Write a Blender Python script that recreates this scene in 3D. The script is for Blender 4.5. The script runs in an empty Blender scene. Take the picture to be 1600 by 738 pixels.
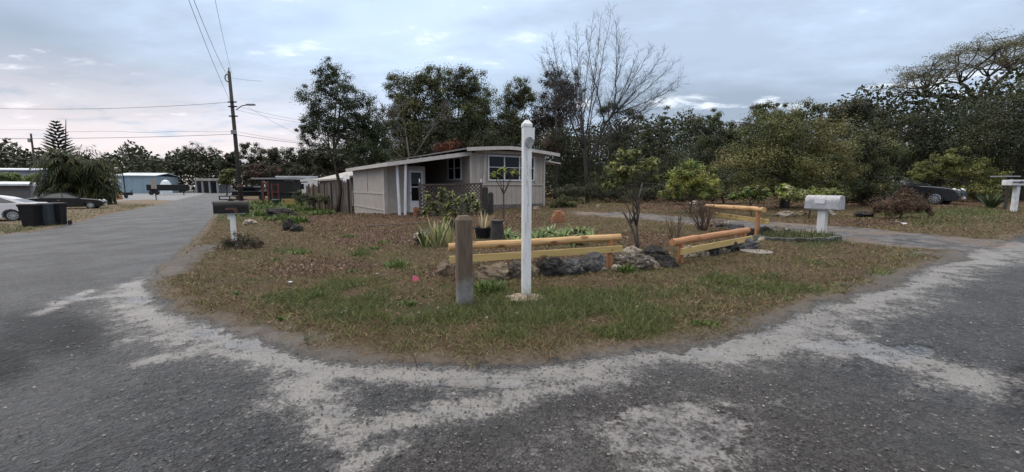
import bpy, bmesh, math, random
import numpy as np
from mathutils import Vector, Matrix, noise as mnoise

random.seed(7); rng = np.random.default_rng(7)
S = bpy.context.scene
COL = S.collection
R = math.radians
W0, H0, F = 1600.0, 738.0, 660.0
PITCH = math.atan(78.0 / F)
CAMZ = 1.3
CP, SP = math.cos(PITCH), math.sin(PITCH)
U = Vector((-0.546, 0.838, 0)).normalized()      # along the left road
V = Vector((0.838, 0.546, 0)).normalized()       # along the right road
HP = Vector((-5.76, 19.2, 0))                    # near corner of the house addition

# ------------------------------------------------------------------ terrain
def sstep(a, b, x):
    t = np.clip((x - a) / (b - a), 0, 1); return t * t * (3 - 2 * t)
def _hash(ix, iy, s):
    h = np.sin(ix * 127.1 + iy * 311.7 + s * 74.7) * 43758.5453
    return h - np.floor(h)
def vnoise(x, y, s=0):
    ix, iy = np.floor(x), np.floor(y); fx, fy = x - ix, y - iy
    fx = fx * fx * (3 - 2 * fx); fy = fy * fy * (3 - 2 * fy)
    a, b = _hash(ix, iy, s), _hash(ix + 1, iy, s); c, d = _hash(ix, iy + 1, s), _hash(ix + 1, iy + 1, s)
    return (a * (1 - fx) + b * fx) * (1 - fy) + (c * (1 - fx) + d * fx) * fy
def fbm(x, y, s=0, o=3):
    t = 0; amp = .5
    for k in range(o):
        t = t + amp * vnoise(x, y, s + k); x = x * 2.03; y = y * 2.03; amp *= .5
    return t / (1 - .5 ** o)
def terrain(x, y):
    x = np.asarray(x, float); y = np.asarray(y, float)
    z = np.where(x < 0, -0.75 * np.tanh(-x / 22.0), 0.45 * np.tanh(x / 17.0))
    z = z + 0.22 * np.exp(-(((x - 1.5) / 4.5) ** 2 + ((y - 23) / 5.0) ** 2))      # rise under the front of the house
    z = z + 0.20 * np.exp(-(((x + 5.5) / 3.5) ** 2 + ((y - 19.5) / 4.0) ** 2))
    z = z * sstep(1.5, 5, np.hypot(x, y))
    return z
def tz(x, y): return float(terrain(x, y))
def ray(px, py):
    dx = (px - W0 / 2) / F; dy = (H0 / 2 - py) / F
    return Vector((dx, CP + dy * SP, -SP + dy * CP))
def at(px, py, dz=0.0):
    """ground point measured at that place of the photograph"""
    d = ray(px, py); z = 0.0
    for _ in range(40):
        t = (z + dz - CAMZ) / min(d.z, -1e-4); t = min(t, 600)
        z = .5 * z + .5 * tz(d.x * t, d.y * t)
    t = min((z + dz - CAMZ) / min(d.z, -1e-4), 600)
    return Vector((d.x * t, d.y * t, z))
def PY(px, py, Y):
    d = ray(px, py); t = Y / d.y
    return Vector((d.x * t, Y, CAMZ + d.z * t))
def gp(px, Y, py=330):
    p = PY(px, py, Y); p.z = tz(p.x, p.y); return p

# ------------------------------------------------------------------ materials
def mat(name):
    m = bpy.data.materials.new(name); m.use_nodes = True
    nt = m.node_tree; b = nt.nodes['Principled BSDF']; return m, nt, b
def N(nt, t, **kw):
    n = nt.nodes.new(t)
    for k, v in kw.items():
        if hasattr(n, k): setattr(n, k, v)
        else: n.inputs[k].default_value = v
    return n
def L(nt, a, b): nt.links.new(a, b)
def mixc(nt, fac, a, b, mode='MIX'):
    n = nt.nodes.new('ShaderNodeMix'); n.data_type = 'RGBA'; n.blend_type = mode
    for sock, v in ((n.inputs[0], fac), (n.inputs[6], a), (n.inputs[7], b)):
        if hasattr(v, 'links') or hasattr(v, 'is_linked'): L(nt, v, sock)
        elif isinstance(v, (int, float)): sock.default_value = v
        else: sock.default_value = (*v, 1) if len(v) == 3 else v
    return n.outputs[2]
def math_(nt, op, a, b=None, c=None, clamp=False):
    n = nt.nodes.new('ShaderNodeMath'); n.operation = op; n.use_clamp = clamp
    for i, v in enumerate((a, b, c)):
        if v is None: continue
        if isinstance(v, (int, float)): n.inputs[i].default_value = v
        else: L(nt, v, n.inputs[i])
    return n.outputs[0]
def mapr(nt, v, a, b, c=0.0, d=1.0, smooth=True):
    n = nt.nodes.new('ShaderNodeMapRange'); n.interpolation_type = 'SMOOTHSTEP' if smooth else 'LINEAR'
    n.inputs[1].default_value = a; n.inputs[2].default_value = b; n.inputs[3].default_value = c; n.inputs[4].default_value = d
    L(nt, v, n.inputs[0]); return n.outputs[0]
def noise_(nt, vec, scale, detail=4, rough=.55, out=0):
    n = nt.nodes.new('ShaderNodeTexNoise'); n.inputs['Scale'].default_value = scale
    n.inputs['Detail'].default_value = detail; n.inputs['Roughness'].default_value = rough
    if vec is not None: L(nt, vec, n.inputs['Vector'])
    return n.outputs[out]
def bump(nt, b, h, strength=.4, dist=.02):
    n = nt.nodes.new('ShaderNodeBump'); n.inputs['Strength'].default_value = strength; n.inputs['Distance'].default_value = dist
    L(nt, h, n.inputs['Height']); L(nt, n.outputs[0], b.inputs['Normal'])
MATS = {}
def post_vinyl():
    m, nt, b = mat('post_vinyl'); tc = N(nt, 'ShaderNodeTexCoord'); sp = N(nt, 'ShaderNodeSeparateXYZ'); L(nt, tc.outputs['Object'], sp.inputs[0])
    mp = N(nt, 'ShaderNodeMapping'); mp.inputs['Scale'].default_value = (1, 1, .22); L(nt, tc.outputs['Object'], mp.inputs[0])
    a = noise_(nt, mp.outputs[0], 18, 6, .65); g = noise_(nt, tc.outputs['Object'], 34, 5, .65)
    col = mixc(nt, mapr(nt, a, .4, .66), (.72, .71, .71), (.60, .59, .58)); col = mixc(nt, mapr(nt, a, .63, .70), col, (.44, .43, .42))
    mud = mapr(nt, math_(nt, 'ADD', sp.outputs[2], math_(nt, 'MULTIPLY', math_(nt, 'SUBTRACT', g, .5), .5)), .20, .0)
    L(nt, mixc(nt, math_(nt, 'MULTIPLY', mud, .75), col, (.26, .21, .15)), b.inputs['Base Color']); b.inputs['Roughness'].default_value = .5; return m
def surf(name, c1, c2=None, scale=6, rough=.7, bmp=.25, bdist=.01, metal=0, stretch=(1, 1, 1), c3=None, spec=.5, patch=.5):
    """two or three tone weathered surface"""
    if name in MATS: return MATS[name]
    m, nt, b = mat(name); c2 = c2 or tuple(v * .75 for v in c1)
    tc = N(nt, 'ShaderNodeTexCoord'); mp = N(nt, 'ShaderNodeMapping'); mp.inputs['Scale'].default_value = stretch
    L(nt, tc.outputs['Object'], mp.inputs['Vector'])
    n1 = noise_(nt, mp.outputs[0], scale, 6, .65)
    col = mixc(nt, mapr(nt, n1, .35, .65), c1, c2)
    if c3:
        n2 = noise_(nt, mp.outputs[0], scale * .45 + 1.3, 7, .7)
        col = mixc(nt, mapr(nt, n2, patch, patch + .1), col, c3)
    L(nt, col, b.inputs['Base Color'])
    b.inputs['Roughness'].default_value = rough; b.inputs['Metallic'].default_value = metal
    b.inputs['Specular IOR Level'].default_value = spec
    if bmp: bump(nt, b, noise_(nt, mp.outputs[0], scale * 4, 5, .7), bmp, bdist)
    MATS[name] = m; return m
def leafmat(name, trans=.25, rough=.55):
    if name in MATS: return MATS[name]
    m, nt, b = mat(name)
    a = N(nt, 'ShaderNodeAttribute', attribute_name='Col')
    L(nt, a.outputs['Color'], b.inputs['Base Color']); b.inputs['Roughness'].default_value = rough
    b.inputs['Specular IOR Level'].default_value = .3
    if trans:
        t = N(nt, 'ShaderNodeBsdfTranslucent'); L(nt, a.outputs['Color'], t.inputs['Color'])
        mx = N(nt, 'ShaderNodeMixShader'); mx.inputs[0].default_value = trans
        L(nt, b.outputs[0], mx.inputs[1]); L(nt, t.outputs[0], mx.inputs[2])
        L(nt, mx.outputs[0], nt.nodes['Material Output'].inputs['Surface'])
    MATS[name] = m; return m

# ------------------------------------------------------------------ object helpers
ORG = {}
def tag(o, label=None, cat=None, group=None, kind=None):
    if label: o['label'] = label
    if cat: o['category'] = cat
    if group: o['group'] = group
    if kind: o['kind'] = kind
    return o
def thing(name, label, cat, loc, group=None):
    o = bpy.data.objects.new(name, None); COL.objects.link(o); o.location = loc
    o.empty_display_size = .2; ORG[o.name] = Vector(loc)
    return tag(o, label, cat, group)
def link(name, me, m, parent=None, org=None, smooth=False):
    o = bpy.data.objects.new(name, me); COL.objects.link(o)
    for mm in (m if isinstance(m, (list, tuple)) else [m]): me.materials.append(mm)
    if parent is not None:
        o.parent = parent; ORG[o.name] = ORG[parent.name]
    else:
        o.location = org or (0, 0, 0); ORG[o.name] = Vector(org or (0, 0, 0))
    if smooth: me.polygons.foreach_set('use_smooth', np.ones(len(me.polygons), bool))
    return o
class MB:
    def __init__(s): s.v = []; s.f = []; s.c = []
    def add(s, vs, fs, c=None):
        k = len(s.v); s.v += [Vector(p) for p in vs]; s.f += [tuple(i + k for i in f) for f in fs]
        s.c += [c or (1, 1, 1)] * len(vs); return s
    def box(s, c, d, ax=None, rot=None, bev=0):
        """centre, full sizes, optional local x axis (horizontal) or a 3x3 rotation"""
        c = Vector(c); hx, hy, hz = d[0] / 2, d[1] / 2, d[2] / 2
        if rot is None:
            x = Vector(ax).normalized() if ax is not None else Vector((1, 0, 0)); z = Vector((0, 0, 1))
            y = z.cross(x); y = y.normalized() if y.length > 1e-4 else Vector((0, 1, 0)); z = x.cross(y)
        else: x, y, z = (rot @ Vector(e) for e in ((1, 0, 0), (0, 1, 0), (0, 0, 1)))
        if bev:
            bm = bmesh.new(); bmesh.ops.create_cube(bm, size=1)
            for v in bm.verts: v.co = Vector((v.co.x * d[0], v.co.y * d[1], v.co.z * d[2]))
            bmesh.ops.bevel(bm, geom=bm.edges[:], offset=bev, segments=2, affect='EDGES', profile=.6)
            bm.verts.index_update()
            s.add([c + x * v.co.x + y * v.co.y + z * v.co.z for v in bm.verts], [[v.index for v in f.verts] for f in bm.faces])
            bm.free(); return s
        vs = [c + x * (hx * i) + y * (hy * j) + z * (hz * k) for i in (-1, 1) for j in (-1, 1) for k in (-1, 1)]
        return s.add(vs, [(0, 1, 3, 2), (4, 6, 7, 5), (0, 4, 5, 1), (2, 3, 7, 6), (0, 2, 6, 4), (1, 5, 7, 3)])
    def tube(s, pts, rad, n=8, cap=True, col=None):
        pts = [Vector(p) for p in pts]; rad = rad if isinstance(rad, (list, tuple)) else [rad] * len(pts)
        vs, fs = [], []; up = None
        for i, p in enumerate(pts):
            d = (pts[min(i + 1, len(pts) - 1)] - pts[max(i - 1, 0)])
            d = d.normalized() if d.length > 1e-6 else Vector((0, 0, 1))
            if up is None: up = d.orthogonal().normalized()
            up = (up - d * up.dot(d)); up = up.normalized() if up.length > 1e-5 else d.orthogonal().normalized()
            w = d.cross(up)
            vs += [p + (up * math.cos(2 * math.pi * k / n) + w * math.sin(2 * math.pi * k / n)) * rad[i] for k in range(n)]
        for i in range(len(pts) - 1):
            for k in range(n):
                a, b = i * n + k, i * n + (k + 1) % n; fs.append((a, b, b + n, a + n))
        if cap: fs.append(tuple(reversed(range(n)))); fs.append(tuple(range((len(pts) - 1) * n, len(pts) * n)))
        return s.add(vs, fs, col)
    def prism(s, poly, off):
        """polygon (3-D points) swept by the vector off"""
        n = len(poly); off = Vector(off); a = [Vector(p) for p in poly]
        return s.add(a + [p + off for p in a], [tuple(range(n))[::-1], tuple(range(n, 2 * n))] + [(i, (i + 1) % n, (i + 1) % n + n, i + n) for i in range(n)])
    def lathe(s, c, prof, n=14, axis=None):
        c = Vector(c); z = Vector(axis).normalized() if axis is not None else Vector((0, 0, 1)); x = z.orthogonal().normalized(); y = z.cross(x)
        vs = [c + z * h + (x * math.cos(2 * math.pi * k / n) + y * math.sin(2 * math.pi * k / n)) * r for r, h in prof for k in range(n)]
        fs = [(i * n + k, i * n + (k + 1) % n, (i + 1) * n + (k + 1) % n, (i + 1) * n + k) for i in range(len(prof) - 1) for k in range(n)]
        fs.append(tuple(reversed(range(n)))); fs.append(tuple(range((len(prof) - 1) * n, len(prof) * n)))
        return s.add(vs, fs)
    def blade(s, p, d, length, width, bend=.3, col=None, fold=0.0, seg=3, up=Vector((0, 0, 1))):
        """strap leaf"""
        p = Vector(p); d = Vector(d).normalized(); side = d.cross(up); side = side.normalized() if side.length > 1e-3 else Vector((1, 0, 0))
        vs = []; q = p.copy(); dd = d.copy()
        for i in range(seg + 1):
            t = i / seg; w = width * (math.sin(math.pi * (0.18 + .82 * t)) if t < 1 else 0.02)
            vs += [q - side * w / 2, q + side * w / 2]
            q = q + dd * (length / seg); dd = (dd - up * (bend / seg)).normalized()
        return s.add(vs, [(2 * i, 2 * i + 1, 2 * i + 3, 2 * i + 2) for i in range(seg)], col)
    def build(s, name, m, parent=None, org=None, smooth=False):
        o = ORG[parent.name] if parent is not None else Vector(org or (0, 0, 0))
        me = bpy.data.meshes.new(name); me.from_pydata([v - o for v in s.v], [], s.f); me.update()
        if any(c != (1, 1, 1) for c in s.c):
            a = me.color_attributes.new('Col', 'FLOAT_COLOR', 'POINT')
            a.data.foreach_set('color', np.array([(*c, 1) for c in s.c], np.float32).ravel())
        return link(name, me, m, parent, org, smooth)
def np_mesh(name, verts, faces_n, m, cols=None, parent=None, org=(0, 0, 0), nper=4, smooth=False):
    """verts (k*nper,3): every face owns its nper vertices"""
    o = np.array(ORG[parent.name] if parent is not None else org)
    v = (np.asarray(verts, np.float64) - o).astype(np.float32)
    nf = len(v) // nper; me = bpy.data.meshes.new(name)
    me.vertices.add(len(v)); me.vertices.foreach_set('co', v.ravel())
    me.loops.add(len(v)); me.loops.foreach_set('vertex_index', np.arange(len(v), dtype=np.int32))
    me.polygons.add(nf); me.polygons.foreach_set('loop_start', np.arange(nf, dtype=np.int32) * nper)
    me.polygons.foreach_set('loop_total', np.full(nf, nper, np.int32)); me.update(calc_edges=True)
    if cols is not None:
        a = me.color_attributes.new('Col', 'FLOAT_COLOR', 'POINT')
        c = np.ones((len(v), 4), np.float32); c[:, :3] = np.repeat(cols, nper, 0); a.data.foreach_set('color', c.ravel())
    return link(name, me, m, parent, tuple(org), smooth)

# ------------------------------------------------------------------ foliage
def unit(n):
    d = rng.normal(size=(n, 3)); return d / np.linalg.norm(d, axis=1)[:, None]
def leaf_quads(cen, size, aspect=.5, upbias=.35, droop=0.0, out=None):
    n = len(cen); d = unit(n); d[:, 2] -= droop; d /= np.linalg.norm(d, axis=1)[:, None]
    nn = unit(n); nn[:, 2] = np.abs(nn[:, 2]) + upbias
    if out is not None:                      # leaves of a clump face outward and up
        nn = nn * .55 + out * 1.0; nn[:, 2] += .25; d = d - nn * ((d * nn).sum(1) / (nn * nn).sum(1) * .8)[:, None]; d /= np.linalg.norm(d, axis=1)[:, None] + 1e-6
    sd = np.cross(d, nn); sd /= np.linalg.norm(sd, axis=1)[:, None] + 1e-6
    s = (np.asarray(size) * (0.6 + .8 * rng.random(n)))[:, None]
    v = np.empty((n, 4, 3)); v[:, 0] = cen - d * s * .5; v[:, 1] = cen + sd * s * aspect * .5 - d * s * .05
    v[:, 2] = cen + d * s * .5; v[:, 3] = cen - sd * s * aspect * .5 - d * s * .05
    return v.reshape(-1, 3)
def blob_clumps(blobs, n, shell=.5):
    """blobs (cx,cy,cz,rx,ry,rz) -> clump centres and radii, volume weighted"""
    w = np.array([(b[3] * b[4] * b[5]) ** .67 for b in blobs]); w /= w.sum()
    k = rng.choice(len(blobs), n, p=w); B = np.array(blobs)[k]
    d = unit(n); r = rng.random(n) ** (shell); c = B[:, :3] + d * r[:, None] * B[:, 3:6]
    return c, B[:, 3:6].mean(1)
def pal(n, cols, var=.25):
    cols = np.array(cols); k = rng.integers(0, len(cols), n); c = cols[k] * (1 + var * rng.normal(size=(n, 1)))
    return np.clip(c, .003, 1)
def foliage(blobs, nclump, nleaf, size, cols, cl=.22, shell=.45, aspect=.5, flat=.75, var=.22, droop=0.0):
    c, r = blob_clumps(blobs, nclump, shell); cc = pal(nclump, cols, var)
    k = rng.integers(0, nclump, nleaf); gd = unit(nleaf); rad = np.where(rng.random(nleaf) < .7, .75 + .5 * rng.random(nleaf), 1.4 * rng.random(nleaf)) * (1 + .25 * rng.normal(size=nleaf))
    g = gd * (rad * r[k] * cl * 1.55)[:, None] * (0.55 + .9 * rng.random((nclump, 1)))[k]
    g[:, 2] *= flat; cen = c[k] + g
    lc = np.clip(cc[k] * (1 + .18 * rng.normal(size=(nleaf, 1))), .003, 1)
    return leaf_quads(cen, np.full(nleaf, size), aspect, droop=droop, out=gd), lc, c
BARK = lambda: surf('bark', (.075, .06, .048), (.04, .033, .027), 9, .9, .6, .03, stretch=(1, 1, .25))
BARKG = lambda: surf('pale_bark', (.13, .115, .10), (.07, .06, .052), 9, .9, .5, .03, stretch=(1, 1, .25))
def limbs(mb, a, b, r0, r1, seg=4, wob=.08, n=6):
    a, b = Vector(a), Vector(b); d = (b - a).length; pts = []
    for i in range(seg + 1):
        t = i / seg; p = a.lerp(b, t)
        if 0 < i < seg: p += Vector((random.gauss(0, 1), random.gauss(0, 1), random.gauss(0, .6))) * d * wob * .6
        p.z += math.sin(t * math.pi) * d * .05
        pts.append(p)
    mb.tube(pts, [r0 + (r1 - r0) * i / seg for i in range(seg + 1)], n); return pts
def tree(name, label, cat, px, Y, blobs_px, cols, nclump=60, nleaf=6000, size=.16, group='trees behind the house', tr=.16, cl=.22,
         shell=.45, basepx=None, nl=9, bark=None, aspect=.5, dz=.8, flat=.75, var=.22, droop=0.0, twigs=14, trunk_name='trunk', yj=1.0):
    base = gp(basepx if basepx is not None else px, Y); base.z -= .05
    root = thing(name, label, cat, base, group)
    bl = []
    for (bx, by, rx, ry) in blobs_px:
        yy = Y + random.uniform(-.35, .35) * yj * rx / F * Y
        p = PY(bx, by, yy); bl.append((p.x, p.y, p.z, rx / F * Y, rx / F * Y * dz, ry / F * Y))
    if Y < 45 and size > .1: nleaf = int(nleaf * 2.1); size = size * .66
    v, lc, cen = foliage(bl, nclump, nleaf, size, cols, cl, shell, aspect, flat, var, droop)
    np_mesh('crown', v, None, leafmat('foliage'), lc, root)
    mb = MB(); zt = max(b[2] for b in bl); zl = min(b[2] - b[5] for b in bl)
    mx = sum(b[0] for b in bl) / len(bl); my = sum(b[1] for b in bl) / len(bl)
    top = Vector((base.x * .35 + mx * .65, base.y * .35 + my * .65, base.z + (zt - base.z) * .8))
    tp = limbs(mb, base, top, tr, tr * .3, 6, .035, 8)
    for b in bl:
        s = tp[random.randint(2, 4)]; lp = limbs(mb, s, Vector(b[:3]), tr * .45, tr * .12, 4, .08, 6)
    for c in cen[:twigs]:
        s = min((p for p in tp[1:]), key=lambda p: (p - Vector(c)).length); limbs(mb, s, c, tr * .25, tr * .05, 3, .1, 5)
    mb.build(trunk_name, (bark or BARK()), root, smooth=True)
    return root
def bare(mb, p, d, length, r, depth, spread=.55, up=.12, nsub=3, rmin=.006, n=5, shrink=.7):
    p = Vector(p); d = Vector(d).normalized(); seg = 4 if depth > 1 else 3; pts = [p.copy()]
    for i in range(seg):
        d = (d + Vector((random.gauss(0, .09), random.gauss(0, .09), random.gauss(0, .07) + up * .25))).normalized()
        p = p + d * length / seg; pts.append(p.copy())
    r1 = max(r * .62, rmin)
    mb.tube(pts, [max(r + (r1 - r) * i / seg, rmin) for i in range(seg + 1)], n if depth > 2 else 3, cap=False)
    if depth <= 0: return
    for k in range(nsub + (1 if random.random() < .5 else 0)):
        t = random.choice(pts[2:]) if k else pts[-1]
        a = d.orthogonal().normalized(); a = Matrix.Rotation(random.uniform(0, 2 * math.pi), 3, d) @ a
        nd = (d + a * random.uniform(.35, 1) * spread * (1.0 if k else .5) + Vector((0, 0, up))).normalized()
        bare(mb, t, nd, length * random.uniform(shrink - .12, shrink + .12), max(r1 * .72, rmin), depth - 1, spread, up, nsub, rmin, n, shrink)

# ------------------------------------------------------------------ world, sun, camera
def make_world():
    w = bpy.data.worlds.new('World'); S.world = w; w.use_nodes = True; nt = w.node_tree; bg = nt.nodes['Background']
    ST = .1; bg.inputs['Strength'].default_value = ST
    sky = N(nt, 'ShaderNodeTexSky'); sky.sky_type = 'NISHITA'; sky.sun_disc = False
    sky.sun_elevation = R(52); sky.sun_rotation = R(-62); sky.air_density = 1.2; sky.dust_density = 1.0
    tc = N(nt, 'ShaderNodeTexCoord'); sep = N(nt, 'ShaderNodeSeparateXYZ'); L(nt, tc.outputs['Generated'], sep.inputs[0])
    zz = math_(nt, 'ADD', math_(nt, 'MAXIMUM', sep.outputs[2], 0.0), .16)
    cx = math_(nt, 'DIVIDE', sep.outputs[0], zz); cy = math_(nt, 'DIVIDE', sep.outputs[1], zz)
    cb = N(nt, 'ShaderNodeCombineXYZ'); L(nt, cx, cb.inputs[0]); L(nt, math_(nt, 'MULTIPLY', cy, 1.5), cb.inputs[1])
    mp = N(nt, 'ShaderNodeMapping'); mp.inputs['Location'].default_value = (3.1, 1.7, 0); mp.inputs['Rotation'].default_value = (0, 0, R(14)); L(nt, cb.outputs[0], mp.inputs[0])
    n1 = noise_(nt, mp.outputs[0], .75, 7, .55); n2 = noise_(nt, mp.outputs[0], 2.1, 6, .6); n3 = noise_(nt, mp.outputs[0], .38, 4, .5)
    k = 1 / ST
    c = lambda r, g, b: (r * k, g * k, b * k)
    lay = math_(nt, 'ADD', math_(nt, 'MULTIPLY', n1, .7), math_(nt, 'MULTIPLY', n2, .3))
    col = mixc(nt, mapr(nt, lay, .38, .60), c(.42, .51, .645), c(.57, .71, .91))
    col = mixc(nt, mapr(nt, n3, .42, .60), col, c(.30, .365, .46))                 # heavier grey cloud
    col = mixc(nt, math_(nt, 'MULTIPLY', mapr(nt, n2, .54, .68), mapr(nt, n1, .46, .58)), col, c(.86, .92, 1.0))   # thin bright gaps
    # pinkish glow low over the left road
    dx = N(nt, 'ShaderNodeVectorMath'); dx.operation = 'DOT_PRODUCT'; L(nt, tc.outputs['Generated'], dx.inputs[0]); dx.inputs[1].default_value = (-.62, .78, .02)
    glow = math_(nt, 'MULTIPLY', mapr(nt, dx.outputs['Value'], .84, 1.0), mapr(nt, sep.outputs[2], .26, .03))
    col = mixc(nt, math_(nt, 'MULTIPLY', math_(nt, 'MULTIPLY', glow, mapr(nt, n2, .25, .5)), .95), col, c(.78, .68, .68))
    vm = N(nt, 'ShaderNodeVectorMath'); vm.operation = 'SCALE'; L(nt, col, vm.inputs[0]); L(nt, mapr(nt, sep.outputs[2], .38, .95, 1.0, 2.6), vm.inputs['Scale']); col = mixc(nt, mapr(nt, sep.outputs[2], .36, .8), vm.outputs[0], c(1.48, 1.45, 1.40))   # an overcast zenith is brighter than its horizon
    fin = mixc(nt, .93, sky.outputs[0], col)
    L(nt, fin, bg.inputs['Color'])
    sl = bpy.data.lights.new('sun', 'SUN'); sl.energy = 1.3; sl.angle = R(60); sl.color = (1, .92, .83)
    so = bpy.data.objects.new('sun', sl); COL.objects.link(so)
    el, az = R(52), R(-62); dvec = Vector((math.sin(az) * math.cos(el), math.cos(az) * math.cos(el), math.sin(el)))
    so.rotation_euler = dvec.to_track_quat('Z', 'Y').to_euler()
make_world()
cam = bpy.data.cameras.new('camera'); co = bpy.data.objects.new('camera', cam); COL.objects.link(co); S.camera = co
cam.sensor_width = 36; cam.lens = 36 * F / W0; cam.clip_start = .05; cam.clip_end = 3000
co.location = (0, 0, CAMZ); co.rotation_euler = (math.pi / 2 - PITCH, 0, 0)
S.render.resolution_x, S.render.resolution_y = 1024, 472
S.view_settings.view_transform = 'Standard'; S.view_settings.look = 'None'; S.view_settings.exposure = .42; S.view_settings.gamma = 1
S.cycles.max_bounces = 5; S.cycles.diffuse_bounces = 2; S.cycles.glossy_bounces = 2; S.cycles.transmission_bounces = 3
S.cycles.use_denoising = True

# ------------------------------------------------------------------ ground masks
def P2(px, py): p = at(px, py); return (p.x, p.y)
edge = [(372, 301), (352, 316), (338, 333), (322, 352), (300, 377), (268, 404), (242, 425), (232, 446), (242, 472), (264, 489), (300, 501), (350, 514), (400, 528),
        (480, 551), (560, 566), (640, 571), (700, 574), (780, 573), (850, 570), (960, 557), (1050, 545), (1150, 524), (1250, 495), (1350, 460), (1450, 424),
        (1515, 396), (1560, 380), (1610, 369)]
e2 = [P2(*p) for p in edge]
far_l = Vector((*e2[0], 0)) + U * 60; far_r = Vector((*e2[-1], 0)) + V * 120
YARD = e2 + [(far_r.x, far_r.y), (far_r.x + U.x * 300, far_r.y + U.y * 300), (far_l.x + U.x * 250, far_l.y + U.y * 250), (far_l.x, far_l.y)]
DRIVE = [P2(*p) for p in [(885, 331), (1000, 334), (1110, 343), (1240, 349), (1330, 356), (1430, 365), (1530, 375), (1620, 376), (1620, 384), (1515, 397), (1420, 391), (1330, 381),
                          (1200, 366), (1100, 355), (1000, 344), (900, 337)]]
lg = [P2(*p) for p in [(275, 315), (230, 324), (170, 335), (100, 353), (60, 362), (0, 368), (-120, 382), (-300, 400)]]
LEFT = lg + [(-60, 10), (-140, 40), P2(-60, 312), P2(60, 311), P2(180, 314), P2(235, 312)]
APRON = [P2(*p) for p in [(178, 314), (240, 312.5), (275, 313.5), (310, 305), (343, 298)]] + [(-55, 88), (-70, 130), (-110, 130), (-120, 105)]
WARMR = [P2(*p) for p in [(520, 760), (630, 690), (800, 640), (960, 600), (1060, 570), (1180, 548), (1300, 580), (1420, 612), (1520, 640), (1620, 660), (1800, 900), (500, 900)]]
def seg_dist(P, poly, closed=True):
    d = np.full(len(P), 1e9); n = len(poly)
    for i in range(n if closed else n - 1):
        a = np.array(poly[i]); b = np.array(poly[(i + 1) % n]); ab = b - a; t = np.clip(((P - a) @ ab) / (ab @ ab + 1e-9), 0, 1)
        d = np.minimum(d, np.hypot(*(P - a - t[:, None] * ab).T))
    return d
def sdist(P, poly):
    d = seg_dist(P, poly); ins = np.zeros(len(P), bool); n = len(poly)
    for i in range(n):
        (x1, y1), (x2, y2) = poly[i], poly[(i + 1) % n]
        if y1 == y2: continue
        c = ((y1 > P[:, 1]) != (y2 > P[:, 1])) & (P[:, 0] < (x2 - x1) * (P[:, 1] - y1) / (y2 - y1) + x1); ins ^= c
    return np.where(ins, d, -d)
def ell(P, blobs):
    f = np.full(len(P), -1.0)
    for (px, py, rx, ry) in blobs:
        c = at(px, py); x1 = at(px + rx, py).x; ya = at(px, py - ry).y; yb = at(px, py + ry).y
        f = np.maximum(f, 1 - np.hypot((P[:, 0] - c.x - (P[:, 1] - c.y) * c.x / c.y) / (x1 - c.x), (P[:, 1] - (ya + yb) / 2) / ((ya - yb) / 2)))
    return f
def lines(P, ls):
    f = np.full(len(P), -1.0)
    for pts, w in ls: f = np.maximum(f, 1 - seg_dist(P, [P2(*q) for q in pts], False) / w)
    return np.clip(f, -1, 1)
SAND_L = [([(325, 385), (300, 402), (275, 425)], .36), ([(262, 430), (215, 445), (205, 475), (250, 505)], .35), ([(250, 505), (330, 528), (420, 548)], .42), ([(420, 545), (500, 575), (470, 610)], .26),
          ([(480, 560), (580, 582), (700, 588), (800, 590), (900, 580), (990, 563), (1100, 545), (1200, 524)], .22), ([(520, 612), (500, 640), (540, 665)], .18), ([(720, 640), (820, 610), (960, 590)], .16), ([(540, 690), (600, 660), (720, 640)], .15),
          ([(1100, 552), (1200, 535), (1320, 540), (1420, 555)], .30), ([(1440, 565), (1520, 590)], .30), ([(1230, 515), (1330, 480), (1430, 440), (1520, 405)], .40), ([(1520, 405), (1600, 385)], .6),
          ([(560, 720), (620, 690)], .12), ([(240, 560), (330, 545), (420, 560)], .2), ([(100, 470), (190, 460)], .18), ([(140, 455), (60, 490)], .12)]
PUD = [(440, 536, 110, 13), (345, 520, 60, 10), (1090, 549, 55, 9), (1405, 551, 80, 17), (1310, 540, 90, 12), (1060, 672, 130, 55), (760, 597, 130, 9), (525, 640, 45, 14), (268, 425, 20, 8), (215, 470, 25, 9), (690, 640, 60, 9), (112, 465, 25, 5)]
DARK = [(75, 525, 120, 45), (1600, 610, 50, 55), (0, 570, 60, 40), (720, 560, 1, 1)]
GREEN = [(700, 492, 80, 24), (940, 482, 140, 24), (820, 500, 110, 22), (560, 482, 120, 16), (470, 470, 60, 10), (1020, 495, 60, 18), (1170, 455, 110, 16), (620, 415, 20, 9), (565, 398, 14, 6), (765, 460, 35, 16), (400, 338, 60, 8),
         (470, 332, 60, 8), (460, 394, 25, 5), (1270, 382, 50, 6), (990, 520, 50, 12), (670, 380, 22, 14), (1400, 430, 60, 8), (1500, 335, 110, 9), (60, 361, 70, 7), (225, 320, 60, 5), (1450, 350, 60, 5), (1420, 400, 40, 6), (430, 325, 60, 9), (860, 470, 60, 12), (540, 450, 30, 8), (650, 350, 10, 4)]
MULCH = [(620, 347, 150, 14), (500, 350, 80, 16), (760, 350, 140, 14), (840, 410, 150, 22), (1010, 378, 70, 16), (700, 430, 60, 14), (600, 372, 100, 18), (1140, 372, 60, 12), (1330, 350, 200, 6), (490, 420, 90, 16)]
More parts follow.
